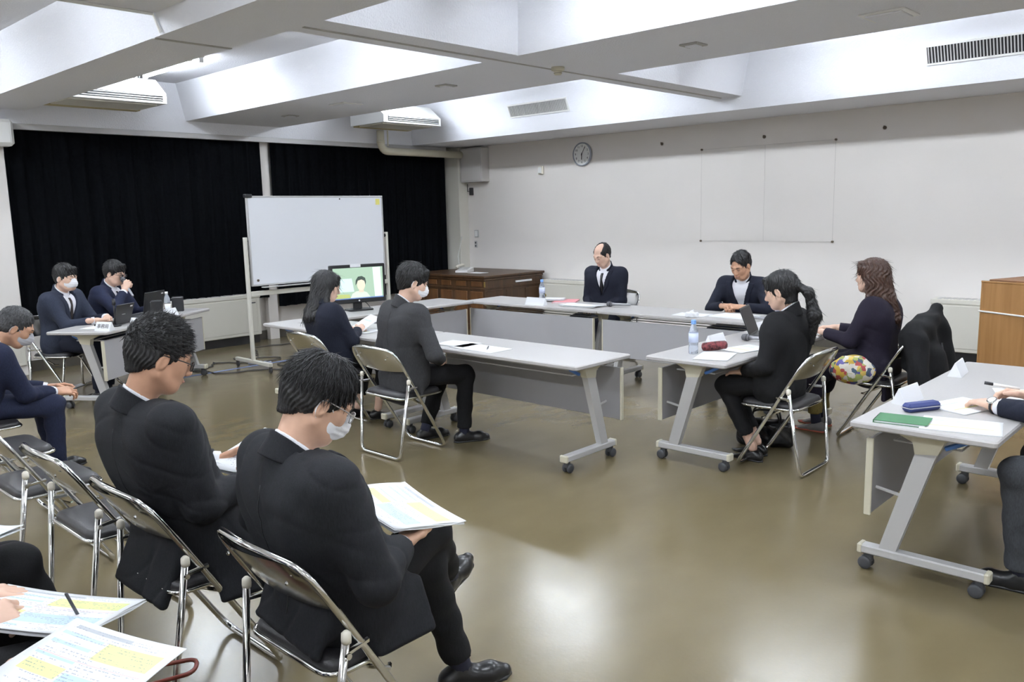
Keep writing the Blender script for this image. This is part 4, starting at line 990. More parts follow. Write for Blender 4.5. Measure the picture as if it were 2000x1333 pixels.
# ------------------------------------------------------------------ a seated person
def person(label, P):
    s = P.get('s', 1.0); res = P.get('res', .010); fem = P.get('female', False); seed = P.get('seed', 1)
    H = A3(P['pel']); N = A3(P['neck']); HD = A3(P['head']); fa = R(P['face']); f = A3(math.cos(fa), math.sin(fa), 0); r = A3(f[1], -f[0], 0); up_ = A3(0, 0, 1)
    ta = R(P.get('tface', P['face'])); tf = A3(math.cos(ta), math.sin(ta), 0); tr = A3(tf[1], -tf[0], 0)
    g = P.get('girth', 1.0)
    root = thing('person', label, 'person', (H[0], H[1], 0), 0, P.get('group', 'people seated in the meeting room')); og = (H[0], H[1], 0)
    Mid = (H+N)/2-tf*.018; u = nrm(N-Mid); ff = nrm(tf-u*(tf@u))
    SW = P.get('sw', .186 if not fem else .152)*s
    sh = {'R': N-u*.048+tr*SW+ff*.008, 'L': N-u*.048-tr*SW+ff*.008}
    arms = {}
    for sd, q in (('R', 1), ('L', -1)):
        hd = P.get('hand'+sd) or (H+f*.30+r*q*.06+up_*.16, f-r*q*.5, A3(0, 0, -1), 'relax')
        W = A3(hd[0]); pole = A3(P.get('pole'+sd, r*q*.6-up_*1.0-f*.5)); E = ik(sh[sd], W, .285*s, .25*s, pole); arms[sd] = (W, E, nrm(hd[1]), A3(hd[2]), hd[3])
    legs = {}
    for sd, q in (('R', 1), ('L', -1)):
        hip = H+r*q*.085*s-up_*.005; ft = P.get('foot'+sd) or (H+f*.44+r*q*.10, P['face']); A = A3(ft[0]); 
        if len(ft) < 3: A[2] = .085
        K = A3(P['knee'+sd]) if 'knee'+sd in P else ik(hip, A, .42*s, .405*s, f+up_*.7+r*q*.12); legs[sd] = (hip, K, A, R(ft[1]))
    # --- trousers
    T = Sdf(); ln = P.get('leg_r', 1.0)
    T.cone(H-r*.08*s-f*.01, H+r*.08*s-f*.01, .112*s*g, None, .03)
    for sd in 'RL':
        hip, K, A, _ = legs[sd]; dk = nrm(A-K); A2 = A-dk*P.get('hem', .02)
        T.cone(hip+f*.02, K, .086*s*ln, .066*s*ln, .045); T.cone(K, A2+dk*.05, .063*s*ln, .050*s*ln, .03, 'u', (A2, dk))
    ph = seed*1.7
    T.disp = lambda X, Y, Z: .0028*np.sin(38*Z+14*X+ph)*np.sin(23*X-17*Y+9*Z)+.002*np.sin(60*Z-25*Y+ph)
    np_mesh(P.get('leg_name', 'trousers'), [T.mesh(res)], P['trousers'], root, og)
    # --- jacket
    def torso(S, e):
        S.cone(H-tr*.085*s+up_*.02, H+tr*.085*s+up_*.02, (.112+e)*s*g, None, .0)
        a = H*.5+Mid*.5; S.cone(a-tr*.08*s*g, a+tr*.08*s*g, (.104+e)*s*g, None, .07)
        S.cone(Mid-tr*.088*s*g, Mid+tr*.088*s*g, (.103+e)*s*g, None, .07)
        a = Mid*.5+N*.5-u*.01; S.cone(a-tr*.122*s, a+tr*.122*s, (.104+e)*s*(g*.5+.5), None, .07)
        a = N-u*.10+ff*.005; S.cone(a-tr*.132*s, a+tr*.132*s, (.082+e)*s, None, .06)
        for q in 'RL': S.cone(N-u*.035, sh[q], (.058+e)*s, (.056+e)*s, .04); 
    J = Sdf(); torso(J, .010)
    if fem: 
        a = Mid*.5+N*.5+ff*.085-u*.02
        for q in (-1, 1): J.ell(a+tr*q*.055, (.05, .05, .05), .05)
    hr_ = P.get('hem_r', .128)
    J.cone(H-tr*.085*s-tf*.012-up_*.03, H+tr*.085*s-tf*.012-up_*.03, hr_*s*g, None, .04)
    for c, hx_, hz_ in P.get('tails', []):
        cc = H+tr*c[0]+tf*c[1]+up_*c[2]; J.rbox(cc, (tr, tf, up_), (hx_, .016, hz_), .014, .03)
    for a_, b_, r_ in P.get('flaps', []):
        ca = H+tr*a_[0]+tf*a_[1]+up_*a_[2]; cb = H+tr*b_[0]+tf*b_[1]+up_*b_[2]; 
        al = nrm(cb-ca); wx = nrm((tr if a_[3] == 'b' else tf)-al*((tr if a_[3] == 'b' else tf)@al)); J.rbox((ca+cb)/2, (wx, al, np.cross(wx, al)), (r_, np.linalg.norm(cb-ca)/2, .015), .013, .05)
    if P.get('lap'):
        for sd in 'RL': hip, K, A, _ = legs[sd]; J.cone(hip, K*.9+hip*.1, .105, .09, .07); J.cone(K*.9+hip*.1, K*.6+A*.4, .09, .085, .05)
    ar = P.get('arm_r', 1.0)*s
    for sd in 'RL':
        W, E, d, n_, ps = arms[sd]; J.cone(sh[sd], E, .066*ar, .054*ar, .035); w2 = W-nrm(W-E)*.035; J.cone(E, w2, .054*ar, .042*ar, .02, 'u', (w2, nrm(W-E)))
    nd = nrm(HD-N-tf*.03); vz = P.get('vneck', .26)
    def lc(X, Y, Z):
        px, py, pz = X-N[0], Y-N[1], Z-N[2]
        return px*tr[0]+py*tr[1]+pz*tr[2], px*ff[0]+py*ff[1]+pz*ff[2], px*u[0]+py*u[1]+pz*u[2]
    def wedge(X, Y, Z):
        lx, ly, lz = lc(X, Y, Z); wv = np.clip((lz+vz)*.30, 0, .085); return np.maximum(np.maximum(np.abs(lx)-wv, -(lz+vz)), -(ly-.0))
    lo_, hi_ = N-.35, N+.35
    if P.get('open', True):
        J.raw(wedge, lo_, hi_, .004, 's')
        L_ = Sdf(); torso(L_, .017)
        def lapel(X, Y, Z):
            lx, ly, lz = lc(X, Y, Z); wv = np.clip((lz+vz)*.30, 0, .085); band = np.minimum(.055, .01+(lz+vz)*.35)
            b = np.maximum(np.maximum(wv-np.abs(lx), np.abs(lx)-wv-band), np.maximum(-(ly-.01), np.maximum(-(lz+vz), lz+.0)))
            return b*.8
        L_.raw(lapel, [-9]*3, [9]*3, .003, 'i')
    J.cone(N+nd*.02, N+nd*.25, .052*s, .053*s, .004, 's')
    def folds(X, Y, Z):
        o = 0
        for i, (kx, ky, kz, A_) in enumerate(((6, 5, 21, .0040), (-10, 8, 16, .0038), (17, -7, 10, .0030), (5, 18, -13, .0030))):
            ph2 = ph*(i+1.3); w_ = 1-np.abs(np.sin(kx*X+ky*Y+kz*Z+ph2+1.4*np.sin(7*X-5*Y+6*Z+ph2)))
            o = o+A_*w_**5*np.clip(.5+.9*np.sin(5*X+6*Y-7*Z+2*ph2), 0, 1)
        return o-.001
    J.disp = folds
    jk = np_mesh(P.get('top_name', 'jacket'), [J.mesh(res)], P['jacket'], root, og)
    if P.get('open', True): np_mesh('lapel', [L_.mesh(res*.8)], P['jacket'], jk)
    if P.get('open', True): bpy.data.objects[jk.name].children[0].matrix_parent_inverse = Matrix.Translation((-og[0], -og[1], 0))
    if P.get('open', True):
        Cl = Sdf(); Cl.cone(N-nd*.035-ff*.006, N+nd*.05-ff*.010, .088*s, .066*s, 0, 'u', (N+nd*.034, nrm(nd+ff*.60))); Cl.plane(N-nd*.022, nrm(-nd*1.0-ff*.1), .004); Cl.cone(N-nd*.05, N+nd*.25, .060*s, .0575*s, .003, 's'); Cl.plane(N+ff*.055, ff, .01)
        np_mesh('collar', [Cl.mesh(.0045)], P['jacket'], root, og)
    if P.get('seam'):
        pts = []
        for z in np.linspace(-.04, -.44, 26):
            p = N+u*z*1.0-ff*.28+tr*0
            for _ in range(80):
                dd = J.at(p)
                if dd < .0008: break
                p = p+ff*max(dd*.6, .0008)
            pts.append(tuple(p))
        np_mesh('back_seam', [mbp(MB().tube(pts, .0016, 5))], m_black, root, og)
    # --- shirt
    Sh = Sdf(); a = N-u*.10+ff*.004; Sh.cone(a-tr*.10*s, a+tr*.10*s, .080*s, None, 0); a = Mid*.5+N*.5-u*.01; Sh.cone(a-tr*.10*s, a+tr*.10*s, .104*s*(g*.5+.5), None, .06); Sh.cone(Mid-tr*.08*s, Mid+tr*.08*s, .102*s*g, None, .06)
    Sh.cone(N+nd*.005+ff*.006, N+nd*.06, .061*s, .0595*s, .02, 'u', (N+nd*.044, nrm(nd+ff*.58))); Sh.cone(N+nd*.01, N+nd*.2, .0505*s, .0505*s, .002, 's')
    if P.get('shirt'): np_mesh('shirt', [Sh.mesh(.0045)], P['shirt'], root, og)
    if P.get('tie'):
        pts = []
        for z in (-.035, -.06, -.10, -.16, -.22, -.27):
            p = N+u*z+ff*.25; 
            for _ in range(60):
                dd = Sh.at(p)
                if dd < .001: break
                p = p-ff*max(dd*.7, .001)
            pts.append(p+ff*.004)
        ws = [.016, .017, .013, .021, .027, .03]; vs = []; fs = []
        for p, w_ in zip(pts, ws): vs += [p-tr*w_, p+ff*.008, p+tr*w_, p-ff*.006]
        for i in range(len(pts)-1):
            for k in range(4): fs.append((i*4+k, i*4+(k+1) % 4, i*4+4+(k+1) % 4, i*4+4+k))
        fs += [(3, 2, 1, 0), tuple(len(vs)-4+k for k in range(4))]
        np_mesh('tie', [(np.array(vs), fs)], P['tie'], root, og)
    # --- head and hands: one body mesh
    ya, pa, ra = R(P['hy']), R(P['hp']), R(P.get('hr', 0)); hs = P.get('hs', 1.0 if not fem else .96)*.97
    hf = A3(math.cos(ya)*math.cos(pa), math.sin(ya)*math.cos(pa), -math.sin(pa)); hx = A3(math.sin(ya), -math.cos(ya), 0); hz = np.cross(hx, hf)
    hx, hz = hx*math.cos(ra)+hz*math.sin(ra), hz*math.cos(ra)-hx*math.sin(ra); B = np.stack([hx, hf, hz], 1)
    tl = lambda p: tuple(B.T @ (A3(p)-HD)/hs); tw = lambda V: HD[None, :]+(np.asarray(V)*hs) @ B.T
    hres = P.get('hres', .0042); V, Q = head_sdf(tl(N-nd*.03), fem).mesh(hres); pieces = [(tw(V), Q)]
    Bd = Sdf(); Bd.cone(H-r*.06, H+r*.06, .08*s, None, 0); Bd.cone(H, Mid, .08*s, .08*s, .04); Bd.cone(Mid, N-u*.08, .085*s, .075*s, .04); Bd.cone(N-u*.08, N, .06*s, .045*s, .03)
    for sd in 'RL':
        W, E, d, n_, ps = arms[sd]; Bd.cone(N-u*.07, sh[sd], .05, .042, .03); Bd.cone(sh[sd], E, .042*s, .036*s, .02); Bd.cone(E, W, .034*s, .024*s, .02)
        hip, K, A, _ = legs[sd]; Bd.cone(hip, K, .06*s, .048*s, .02); Bd.cone(K, A, .045*s, .033*s, .02); 
        pieces.append(hand_piece(W, d, n_, sd, ps, (1.0 if not fem else .92)*s**.5, P.get('hdres', .0034)))
    pieces.append(Bd.mesh(.014)); skin = P.get('skin', m_skin)
    body = np_mesh('body', pieces, skin, root, og)
    st = P['hair']; hair = np_mesh('hair', [(tw(v), q) for v, q in hair_piece(st, tl, seed, P.get('hairres', .0046))], st.get('mat', m_hair), root, og)
    def hb(name, mb, m, sm=True, par=root): return np_mesh(name, [(tw(np.array(mb.v)), mb.f)], m, par, og, sm)
    for q in (-1, 1):
        hb('eyebrow', MB().tube([(q*.014, .095, .023), (q*.03, .093, .029), (q*.05, .078, .024)], [.0028, .0034, .0016], 6), m_lash)
        hb('eyelashes', MB().tube([(q*.017, .089, .001), (q*.031, .0905, -.003), (q*.045, .082, .0)], [.0014, .002, .0012], 6), m_lash)
    if not P.get('mask'): hb('lips', MB().tube([(-.020, .094, -.064), (-.008, .1005, -.062), (.008, .1005, -.062), (.020, .094, -.064)], [.002, .0042, .0042, .002], 6), m_lip)
    if P.get('mask'):
        K_ = Sdf(); K_.ell((0, .034, -.050), (.0665, .076, .076), 0); K_.cone((0, .094, -.004), (0, .108, -.034), .012, .017, .03); K_.cone((0, .088, -.05), (0, .070, -.098), .022, .024, .04); K_.plane((0, .034, 0), (0, -1, 0), .006); K_.plane((0, 0, .004), nrm((0, -.30, 1)), .008); K_.plane((0, 0, -.108), nrm((0, .3, -1)), .008)
        K_.disp = lambda X, Y, Z: .0012*np.sin(Z*330)*(np.abs(X) < .06)
        V, Q = K_.mesh(.0045); mk = np_mesh('face_mask', [(tw(V), Q)], P['mask'], root, og)
        for q in (-1, 1):
            hb('ear_loop', MB().tube(fillet([(q*.058, .052, -.03), (q*.076, .012, .012), (q*.085, -.02, .008), (q*.083, -.024, -.03), (q*.07, .01, -.06), (q*.056, .05, -.08)], .02, 4), .0022, 6), P['mask'], True, root)
    if P.get('glasses'):
        for q in (-1, 1):
            C = (q*.033, .108, -.002); ring = [(C[0]+.024*math.copysign(abs(math.cos(a))**.7, math.cos(a)), C[1]-abs(q*.024*math.cos(a)+C[0]-q*.0)*.12, C[2]+.017*math.copysign(abs(math.sin(a))**.7, math.sin(a))) for a in np.linspace(0, 2*math.pi, 20)[:-1]]
            hb('spectacle_rim', MB().tube(ring, .0018, 6, True), P['glasses']); 
            hb('spectacle_lens', MB().add([(x, y-.0006, z) for x, y, z in ring]+[(x, y+.0006, z) for x, y, z in ring], [tuple(range(19)), tuple(range(19, 38))[::-1]]+[(i, (i+1) % 19, 19+(i+1) % 19, 19+i) for i in range(19)]), m_glass, False)
            hb('spectacle_arm', MB().tube([(q*.057, .1, .004), (q*.082, .06, .008), (q*.084, -.01, .01), (q*.082, -.03, -.006)], .0018, 6), P['glasses'])
        hb('spectacle_bridge', MB().tube([(-.010, .107, .003), (0, .112, .006), (.010, .107, .003)], .0016, 6), P['glasses'])
    # --- cuffs
    for sd in 'RL':
        W, E, d, n_, ps = arms[sd]; a = nrm(W-E)
        if P.get('cuff'): np_mesh('shirt_cuff', [mbp(MB().tube([W-a*.075, W-a*.03, W-a*.012], [.036, .036, .034], 14))], P['cuff'], root, og)
    if P.get('watch'):
        W, E, d, n_, ps = arms[P['watch']]; a = nrm(W-E); nn_ = nrm(A3(0, -.6, 1)-a*(A3(0, -.6, 1)@a)); c_ = W+a*.002
        bb = nrm(np.cross(a, nn_)); wk = np_mesh('watch_strap', [mbp(MB().tube([tuple(c_+(nn_*math.cos(t_)+bb*math.sin(t_))*.029) for t_ in np.linspace(0, 2*math.pi, 21)[:-1]], .006, 6, True))], m_black, root, og)
        np_mesh('watch_case', [mbp(MB().tube([tuple(c_+nn_*.026), tuple(c_+nn_*.038)], .021, 20))], m_chrome, root, og); np_mesh('watch_dial', [mbp(MB().tube([tuple(c_+nn_*.0375), tuple(c_+nn_*.039)], .017, 20))], m_white, root, og)
    # --- shoes and socks
    for sd in 'RL':
        hip, K, A, ft = legs[sd]; q = 1 if sd == 'R' else -1
        td = A3(math.cos(ft), math.sin(ft), 0); tz = up_
        if 'foot_tilt'+sd in P: td = nrm(A3(P['foot_tilt'+sd])); tz = nrm(nrm(K-A)-td*(nrm(K-A)@td))
        sx = np.cross(td, tz); Fm = np.stack([sx, td, tz], 1); base = A-tz*.085
        S = Sdf(); S.cone((0, -.045, .032), (0, .02, .035), .034, .034, 0); S.cone((0, .02, .035), (.004, .11, .026), .034, .036, .03); S.cone((.004, .11, .026), (.002, .165, .02), .034, .024, .03)
        S.cone((0, -.03, .04), (0, .0, .07), .033, .036, .02); S.plane((0, 0, .004), (0, 0, -1)); 
        if fem: S.plane((0, .02, .058), nrm((0, .35, 1)), .004)
        else: S.plane((0, 0, .088), (0, 0, 1), .004)
        V, Q = S.mesh(.006); shm = P.get('shoes', m_shoe)
        so = np_mesh('shoe', [(base[None, :]+(V*s) @ Fm.T, Q)], shm, root, og)
        sole = MB(); ol = [(0, -.082), (.028, -.065), (.033, -.02), (.033, .04), (.041, .105), (.034, .16), (.004, .192), (-.026, .16), (-.034, .105), (-.030, .04), (-.033, -.02), (-.028, -.065)]
        sole.prism(ol, 0, .010); np_mesh('sole', [(base[None, :]+(np.array(sole.v)*s) @ Fm.T, sole.f)], P.get('sole', m_black), so, (0, 0, 0), False).matrix_parent_inverse = Matrix.Translation((-og[0], -og[1], 0))
        if P.get('sock', m_sock) is not None:
            dk = nrm(K-A); np_mesh('sock', [mbp(MB().tube([A-dk*.03, A+dk*.04, A+dk*.10], [.038*s, .038*s, .042*s], 12))], P.get('sock', m_sock), root, og)
    return root
# ------------------------------------------------------------------ bags and coat
S = Sdf(); S.rbox((0, 0, .09), ((1, 0, 0), (0, 1, 0), (0, 0, 1)), (.19, .07, .09), .04, 0); S.disp = lambda X, Y, Z: .006*np.sin(40*X+20*Z)*np.sin(30*Y+25*Z)
np_mesh('bag_body', [S.mesh(.009)], mat('patent_black', (.010, .010, .012), .15), t)
for s_ in (-1, 1): MB().tube(fillet([(-.1, s_*.05, .16), (-.08, s_*.06, .26), (.08, s_*.06, .26), (.1, s_*.05, .16)], .05, 4), .007, 6).build('handle', m_black, t, True)
t = thing('patchwork_bag', 'colourful patchwork cloth bag hanging between the two women', 'bag', (-2.05, 5.50, .44), R(15))
def patch_mat():
    m = bpy.data.materials.new('patchwork_cloth'); m.use_nodes = True; nt = m.node_tree; b = nt.nodes['Principled BSDF']; tc = nt.nodes.new('ShaderNodeTexCoord')
    v = nt.nodes.new('ShaderNodeTexVoronoi'); v.inputs['Scale'].default_value = 34; v.distance = 'CHEBYCHEV'; nt.links.new(tc.outputs['Object'], v.inputs['Vector'])
    sp_ = nt.nodes.new('ShaderNodeSeparateColor'); nt.links.new(v.outputs['Color'], sp_.inputs[0]); r_ = nt.nodes.new('ShaderNodeValToRGB'); r_.color_ramp.interpolation = 'CONSTANT'
    cols = [(.55, .36, .05), (.62, .58, .50), (.10, .09, .28), (.35, .06, .06), (.6, .42, .10), (.05, .08, .12), (.30, .34, .10), (.66, .62, .55)]
    e = r_.color_ramp.elements; e[0].position = 0; e[0].color = (*cols[0], 1); e[1].position = 1/8; e[1].color = (*cols[1], 1)
    for i in range(2, 8): q = e.new(i/8); q.color = (*cols[i], 1)
    nt.links.new(sp_.outputs[0], r_.inputs[0]); nt.links.new(r_.outputs[0], b.inputs['Base Color']); b.inputs['Roughness'].default_value = .8
    return m
S = Sdf(); S.ell((0, 0, .09), (.145, .08, .09), 0); S.cone((-.05, 0, .15), (.05, 0, .155), .03, .03, .04); S.disp = lambda X, Y, Z: .004*np.sin(50*X+10*Z)*np.sin(35*Z+Y*40)
np_mesh('bag_body', [S.mesh(.008)], patch_mat(), t)
MB().tube(fillet([(-.10, .0, .14), (-.02, .035, .185), (.06, .035, .18), (.11, 0, .13)], .05, 5), .012, 8).build('strap', mat('yellow_strap', (.40, .30, .05), .8), t, True)
t = thing('black_coat', 'black quilted coat draped over the back of the brown haired woman\'s chair', 'coat', (-1.76, 5.92, 0), 0)
S = Sdf(); ex, ey, ez = (1, 0, 0), (0, 1, 0), (0, 0, 1)
S.rbox((.045, 0, .52), (nrm((1, 0, .12)), ey, nrm((-.12, 0, 1))), (.05, .25, .33), .045, 0); S.rbox((-.03, .0, .66), (ex, ey, ez), (.03, .22, .13), .028, .05)
S.cone((.01, -.20, .74), (.01, .0, .80), .055, .05, .09); S.cone((.01, .0, .80), (.03, .21, .90), .05, .04, .09); S.cone((.05, -.22, .72), (.13, -.29, .30), .065, .05, .05); S.cone((.05, .22, .80), (.15, .31, .34), .06, .05, .05); S.cone((.08, .0, .6), (.15, .05, .14), .09, .10, .08)
S.disp = lambda X, Y, Z: .0045*np.sin(26*Y+5*np.sin(8*Z))+.003*np.sin(40*Z+8*Y)*np.sin(20*Y)
np_mesh('coat_body', [S.mesh(.010)], m_blk2, t); MB().tube([(.13, .02, .70), (.17, .02, .45), (.19, .02, .16)], .005, 6).build('zip', m_dgrey, t)
# red brown bag handle at the lower left, on a small bag standing between the chairs
t = thing('tote_bag', 'brown bag with red brown leather handle on the floor at lower left', 'bag', (-2.36, .93, 0), R(40))
S = Sdf(); S.rbox((0, 0, .07), (ex, ey, ez), (.13, .06, .07), .03, 0); S.disp = lambda X, Y, Z: .004*np.sin(40*X+20*Z)*np.sin(30*Y+25*Z)
np_mesh('bag_body', [S.mesh(.010)], mat('brown_leather', (.10, .04, .025), .5), t)
hn = fillet([(-.09, .03, .12), (-.07, .05, .27), (.10, .07, .295), (.12, .0, .29), (-.05, -.02, .25), (-.09, -.03, .12)], .04, 5)
MB().tube(hn, .0065, 8).build('handle', mat('red_leather', (.19, .04, .025), .4), t, True)
# ------------------------------------------------------------------ the people
DN = (0, 0, -1)
short = lambda **k: dict(dict(kind='short', side=.010, top=.020, back=.012, hairline=.062, n=500, len=.028, lift=.05), **k)
# spiky haired man with glasses, second from the front
person('man in black suit with short spiky hair and glasses reading papers in the front row', dict(
    pel=(-2.78, 1.28, .54), neck=(-2.76, 1.11, 1.015), head=(-2.72, 1.185, 1.175), face=90, hy=78, hp=24, girth=1.14, sw=.205, arm_r=1.1, res=.0065, hres=.0036, hairres=.0038, hdres=.003, seed=3,
    seam=True, jacket=m_blk, trousers=m_blk2, shirt=m_shirt, cuff=m_shirt, tie=m_dgrey, glasses=m_rim, skin=m_skin3,
    handR=((-2.64, 1.42, .70), (-.5, .75, .2), (-.6, -.2, -.6), 'hold'), handL=((-2.88, 1.46, .72), (.2, .9, .2), (.8, 0, -.5), 'hold'), poleR=(.55, -.7, -.8), poleL=(-.9, -.5, -.8),
    footR=((-2.60, 1.72, 0), 90), footL=((-2.82, 1.70, 0), 92), flaps=[((0, -.10, .06, 'b'), (0, -.215, -.185), .19), ((.16, .06, .03, 's'), (.265, .05, -.20), .10), ((-.17, .02, .03, 's'), (-.25, .0, -.14), .09)],
    hair=dict(kind='spiky', side=.010, top=.024, back=.012, hairline=.060, n=2200, len=.024, lift=.22, mat=m_greyh if False else m_hair, rough=.0025)))
# cross legged man
person('man in black pinstripe suit with white mask and thinning crown, legs crossed, in front', dict(
    pel=(-1.97, 1.34, .54), neck=(-1.97, 1.19, .97), head=(-1.955, 1.285, 1.115), face=88, tface=84, hy=72, hp=34, girth=1.16, sw=.20, arm_r=1.1, res=.0065, hres=.0036, hairres=.0038, hdres=.003, seed=5,
    seam=True, jacket=m_blk, trousers=m_blk2, shirt=m_shirt, cuff=m_shirt, mask=m_mask, glasses=mat('silver_rim', (.4, .38, .36), .3, .8), skin=m_skin,
    handR=((-1.83, 1.46, .665), (-.45, .85, .05), (-.1, 0, 1), 'flat'), handL=((-2.20, 1.50, .675), (.15, .9, .05), (.1, 0, 1), 'flat'), poleR=(.75, -.6, -.7), poleL=(-.9, -.5, -.8),
    kneeR=(-1.98, 1.70, .60), footR=((-2.13, 1.90, .33), 100, 1), foot_tiltR=(-.25, .85, .25), kneeL=(-2.0, 1.69, .47), footL=((-1.97, 1.80, 0), 65), hem=.03,
    flaps=[((0, -.10, .06, 'b'), (0, -.19, -.10), .19), ((.17, .06, .03, 's'), (.235, .07, -.12), .10)], hair=short(spot=(.005, -.035, .152), n=2200, len=.035, lift=.03, side=.014, top=.022)))
# long haired woman
person('woman with long straight black hair in a black suit at the centre table', dict(
    pel=(-5.40, 3.71, .535), neck=(-5.43, 3.66, .955), head=(-5.46, 3.73, 1.085), face=88, tface=82, hy=70, hp=16, s=.94, female=True, res=.010, seed=7,
    jacket=m_nav2, trousers=m_blk2, shirt=m_shirt, skin=m_skin2, sock=None, hem=.10,
    handR=((-5.36, 3.93, .735), (-.35, .9, .05), (-.6, -.2, -.6), 'hold'), handL=((-5.56, 3.90, .735), (.3, .9, 0), DN, 'relax'), poleR=(.8, -.5, -.7),
    footR=((-5.27, 4.02, 0), 70), footL=((-5.46, 3.96, 0), 85), tails=[((0, -.10, -.07), .15, .09)],
    hair=dict(kind='long', side=.012, top=.018, back=.02, hairline=.05, fringe=.03, n=600, len=.07, lift=.04,
        falls=[((.062, -.02, .01), (-5.36, 3.63, .90), .032, .030), ((-.062, -.02, .01), (-5.55, 3.60, .90), .032, .030), ((0, -.08, .02), (-5.46, 3.555, .86), .05, .04), ((.03, -.07, .0), (-5.40, 3.56, .87), .045, .036), ((-.04, -.06, .0), (-5.53, 3.57, .84), .045, .03)])))
# man in grey suit
person('man in charcoal grey jacket with white mask seen from behind at the centre table', dict(
    pel=(-4.40, 3.61, .54), neck=(-4.37, 3.59, 1.015), head=(-4.33, 3.65, 1.172), face=86, tface=80, hy=62, hp=20, res=.009, seed=9,
    seam=True, jacket=m_char, trousers=m_blk2, shirt=m_shirt, mask=m_mask, skin=m_skin2, handR=((-4.22, 3.78, .62), (-.7, .6, -.1), DN, 'relax'), handL=((-4.50, 3.80, .62), (.7, .6, -.1), DN, 'relax'), poleR=(.9, -.45, -.8),
    footR=((-4.22, 3.98, 0), 62), footL=((-4.50, 3.86, 0), 75), tails=[((.0, -.115, -.09), .16, .10), ((.18, .0, -.07), .03, .08)], hair=short(top=.024, back=.018, side=.016, fringe=.03, n=700)))
# masked man at the far left table
q = P1B
def off(P, a, b, z): v = P+n1*a+l1*b; return (v.x, v.y, z)
person('man in slate blue suit with white mask and folded hands at the far left table', dict(
    pel=off(q, 0, 0, .535), neck=off(q, .03, .0, .985), head=off(q, .09, 0, 1.125), face=T1A, hy=T1A-5, hp=8, seed=11, res=.010,
    jacket=m_slate, trousers=m_nav2, shirt=m_shirt, cuff=m_shirt, tie=mat('brown_tie', (.035, .025, .022), .7), mask=m_mask, skin=m_skin2, vneck=.30,
    handR=(off(q, .40, -.06, .735), tuple(n1*.6+l1*.8), (0, 0, -1), 'clasp'), handL=(off(q, .40, .10, .745), tuple(n1*.6-l1*.8), (0, 0, -1), 'clasp'),
    footR=(off(q, .40, -.12, 0), T1A), footL=(off(q, .34, .10, 0), T1A), hair=short(fringe=.028, top=.022, n=400)))
q = P2B
person('man in navy suit with glasses speaking into a microphone at the far left table', dict(
    pel=off(q, 0, 0, .535), neck=off(q, .03, 0, .98), head=off(q, .10, 0, 1.115), face=T1A, hy=T1A-2, hp=16, seed=13, res=.010,
    jacket=m_navy, trousers=m_nav2, shirt=m_shirt, cuff=m_shirt, tie=m_nav2, glasses=m_rim, skin=m_skin2, vneck=.30,
    handR=(off(q, .25, -.09, .945), tuple(n1*.2+l1*.35+Vector((0, 0, .75))), tuple(l1*.8-n1*.2), 'grip'), handL=(off(q, .36, .16, .74), tuple(n1*.9-l1*.4), (0, 0, -1), 'relax'), poleR=tuple(-l1*.9-n1*.1-Vector((0, 0, .7))),
    footR=(off(q, .42, -.1, 0), T1A), footL=(off(q, .42, .1, 0), T1A), hair=short(fringe=.034, top=.022, side=.014, n=400)))
v = P2B+n1*.27+l1*-.05; mic((v.x+.02, v.y-.01, .965), R(T1A-25+180), 'silver microphone held to the mouth of the man at the far left table', R(-48))
# stooping man at the left edge
person('stooping man in navy suit and grey mask looking at a phone at the left edge', dict(
    pel=(-5.74, 1.33, .54), neck=(-5.70, 1.47, .90), head=(-5.68, 1.60, .995), face=88, hy=72, hp=32, seed=15, res=.010, girth=1.05,
    jacket=m_navy, trousers=m_navy, shirt=m_shirt, cuff=m_shirt, mask=m_gmask, skin=m_skin3, handR=((-5.68, 1.78, .56), (-.1, .95, -.1), (-.5, 0, -.8), 'hold'), handL=((-5.84, 1.80, .56), (.35, .9, -.05), (.7, 0, -.6), 'hold'),
    footR=((-5.64, 1.74, 0), 80), footL=((-5.88, 1.80, 0), 88), hair=short(top=.012, side=.006, back=.008, hairline=.085, n=400, len=.02, mat=m_greyh)))
t = thing('smartphone', 'dark smartphone in the hands of the stooping man', 'phone', (-5.75, 1.905, .55), R(90)); t.rotation_euler = (0, R(-12), R(90))
MB().box((-.075, -.037, -.004), (.075, .037, .004), .003).build('case', m_black, t); MB().box((-.07, -.033, .0038), (.07, .033, .0046)).build('display', m_dgrey, t)
# balding man at the back table
person('balding man in dark navy suit with hands in his lap at the back table', dict(
    pel=(-5.30, 7.17, .54), neck=(-5.30, 7.15, 1.015), head=(-5.30, 7.08, 1.165), face=270, tface=274, hy=262, hp=28, seed=17, res=.011,
    jacket=m_nav2, trousers=m_nav2, shirt=m_shirt, tie=m_black, skin=m_skin2, vneck=.28, handR=((-5.37, 6.93, .62), (.6, -.7, 0), DN, 'relax'), handL=((-5.22, 6.93, .62), (-.6, -.7, 0), DN, 'relax'),
    hair=dict(kind='bald', side=.008, top=.008, back=.010, hairline=.112, fy=.115, face_w=.08, n=250, len=.02, lift=.05)))
person('man in navy jacket and open white collar with clasped hands at the back table', dict(
    pel=(-3.68, 7.17, .54), neck=(-3.66, 7.06, .97), head=(-3.635, 6.96, 1.105), face=270, tface=272, hy=262, hp=30, seed=19, res=.011, hs=1.03,
    jacket=m_nav2, trousers=m_nav2, shirt=m_shirt, skin=m_skin3, vneck=.30, shift=0, handR=((-3.70, 6.76, .745), (.75, -.55, .1), (.3, .2, -.8), 'clasp'), handL=((-3.52, 6.76, .745), (-.75, -.55, .1), (-.3, .2, -.8), 'clasp'), poleR=(-.9, .3, -.6), poleL=(.9, .3, -.6),
    hair=short(top=.016, side=.007, back=.010, hairline=.112, fy=.118, face_w=.08, n=350)))
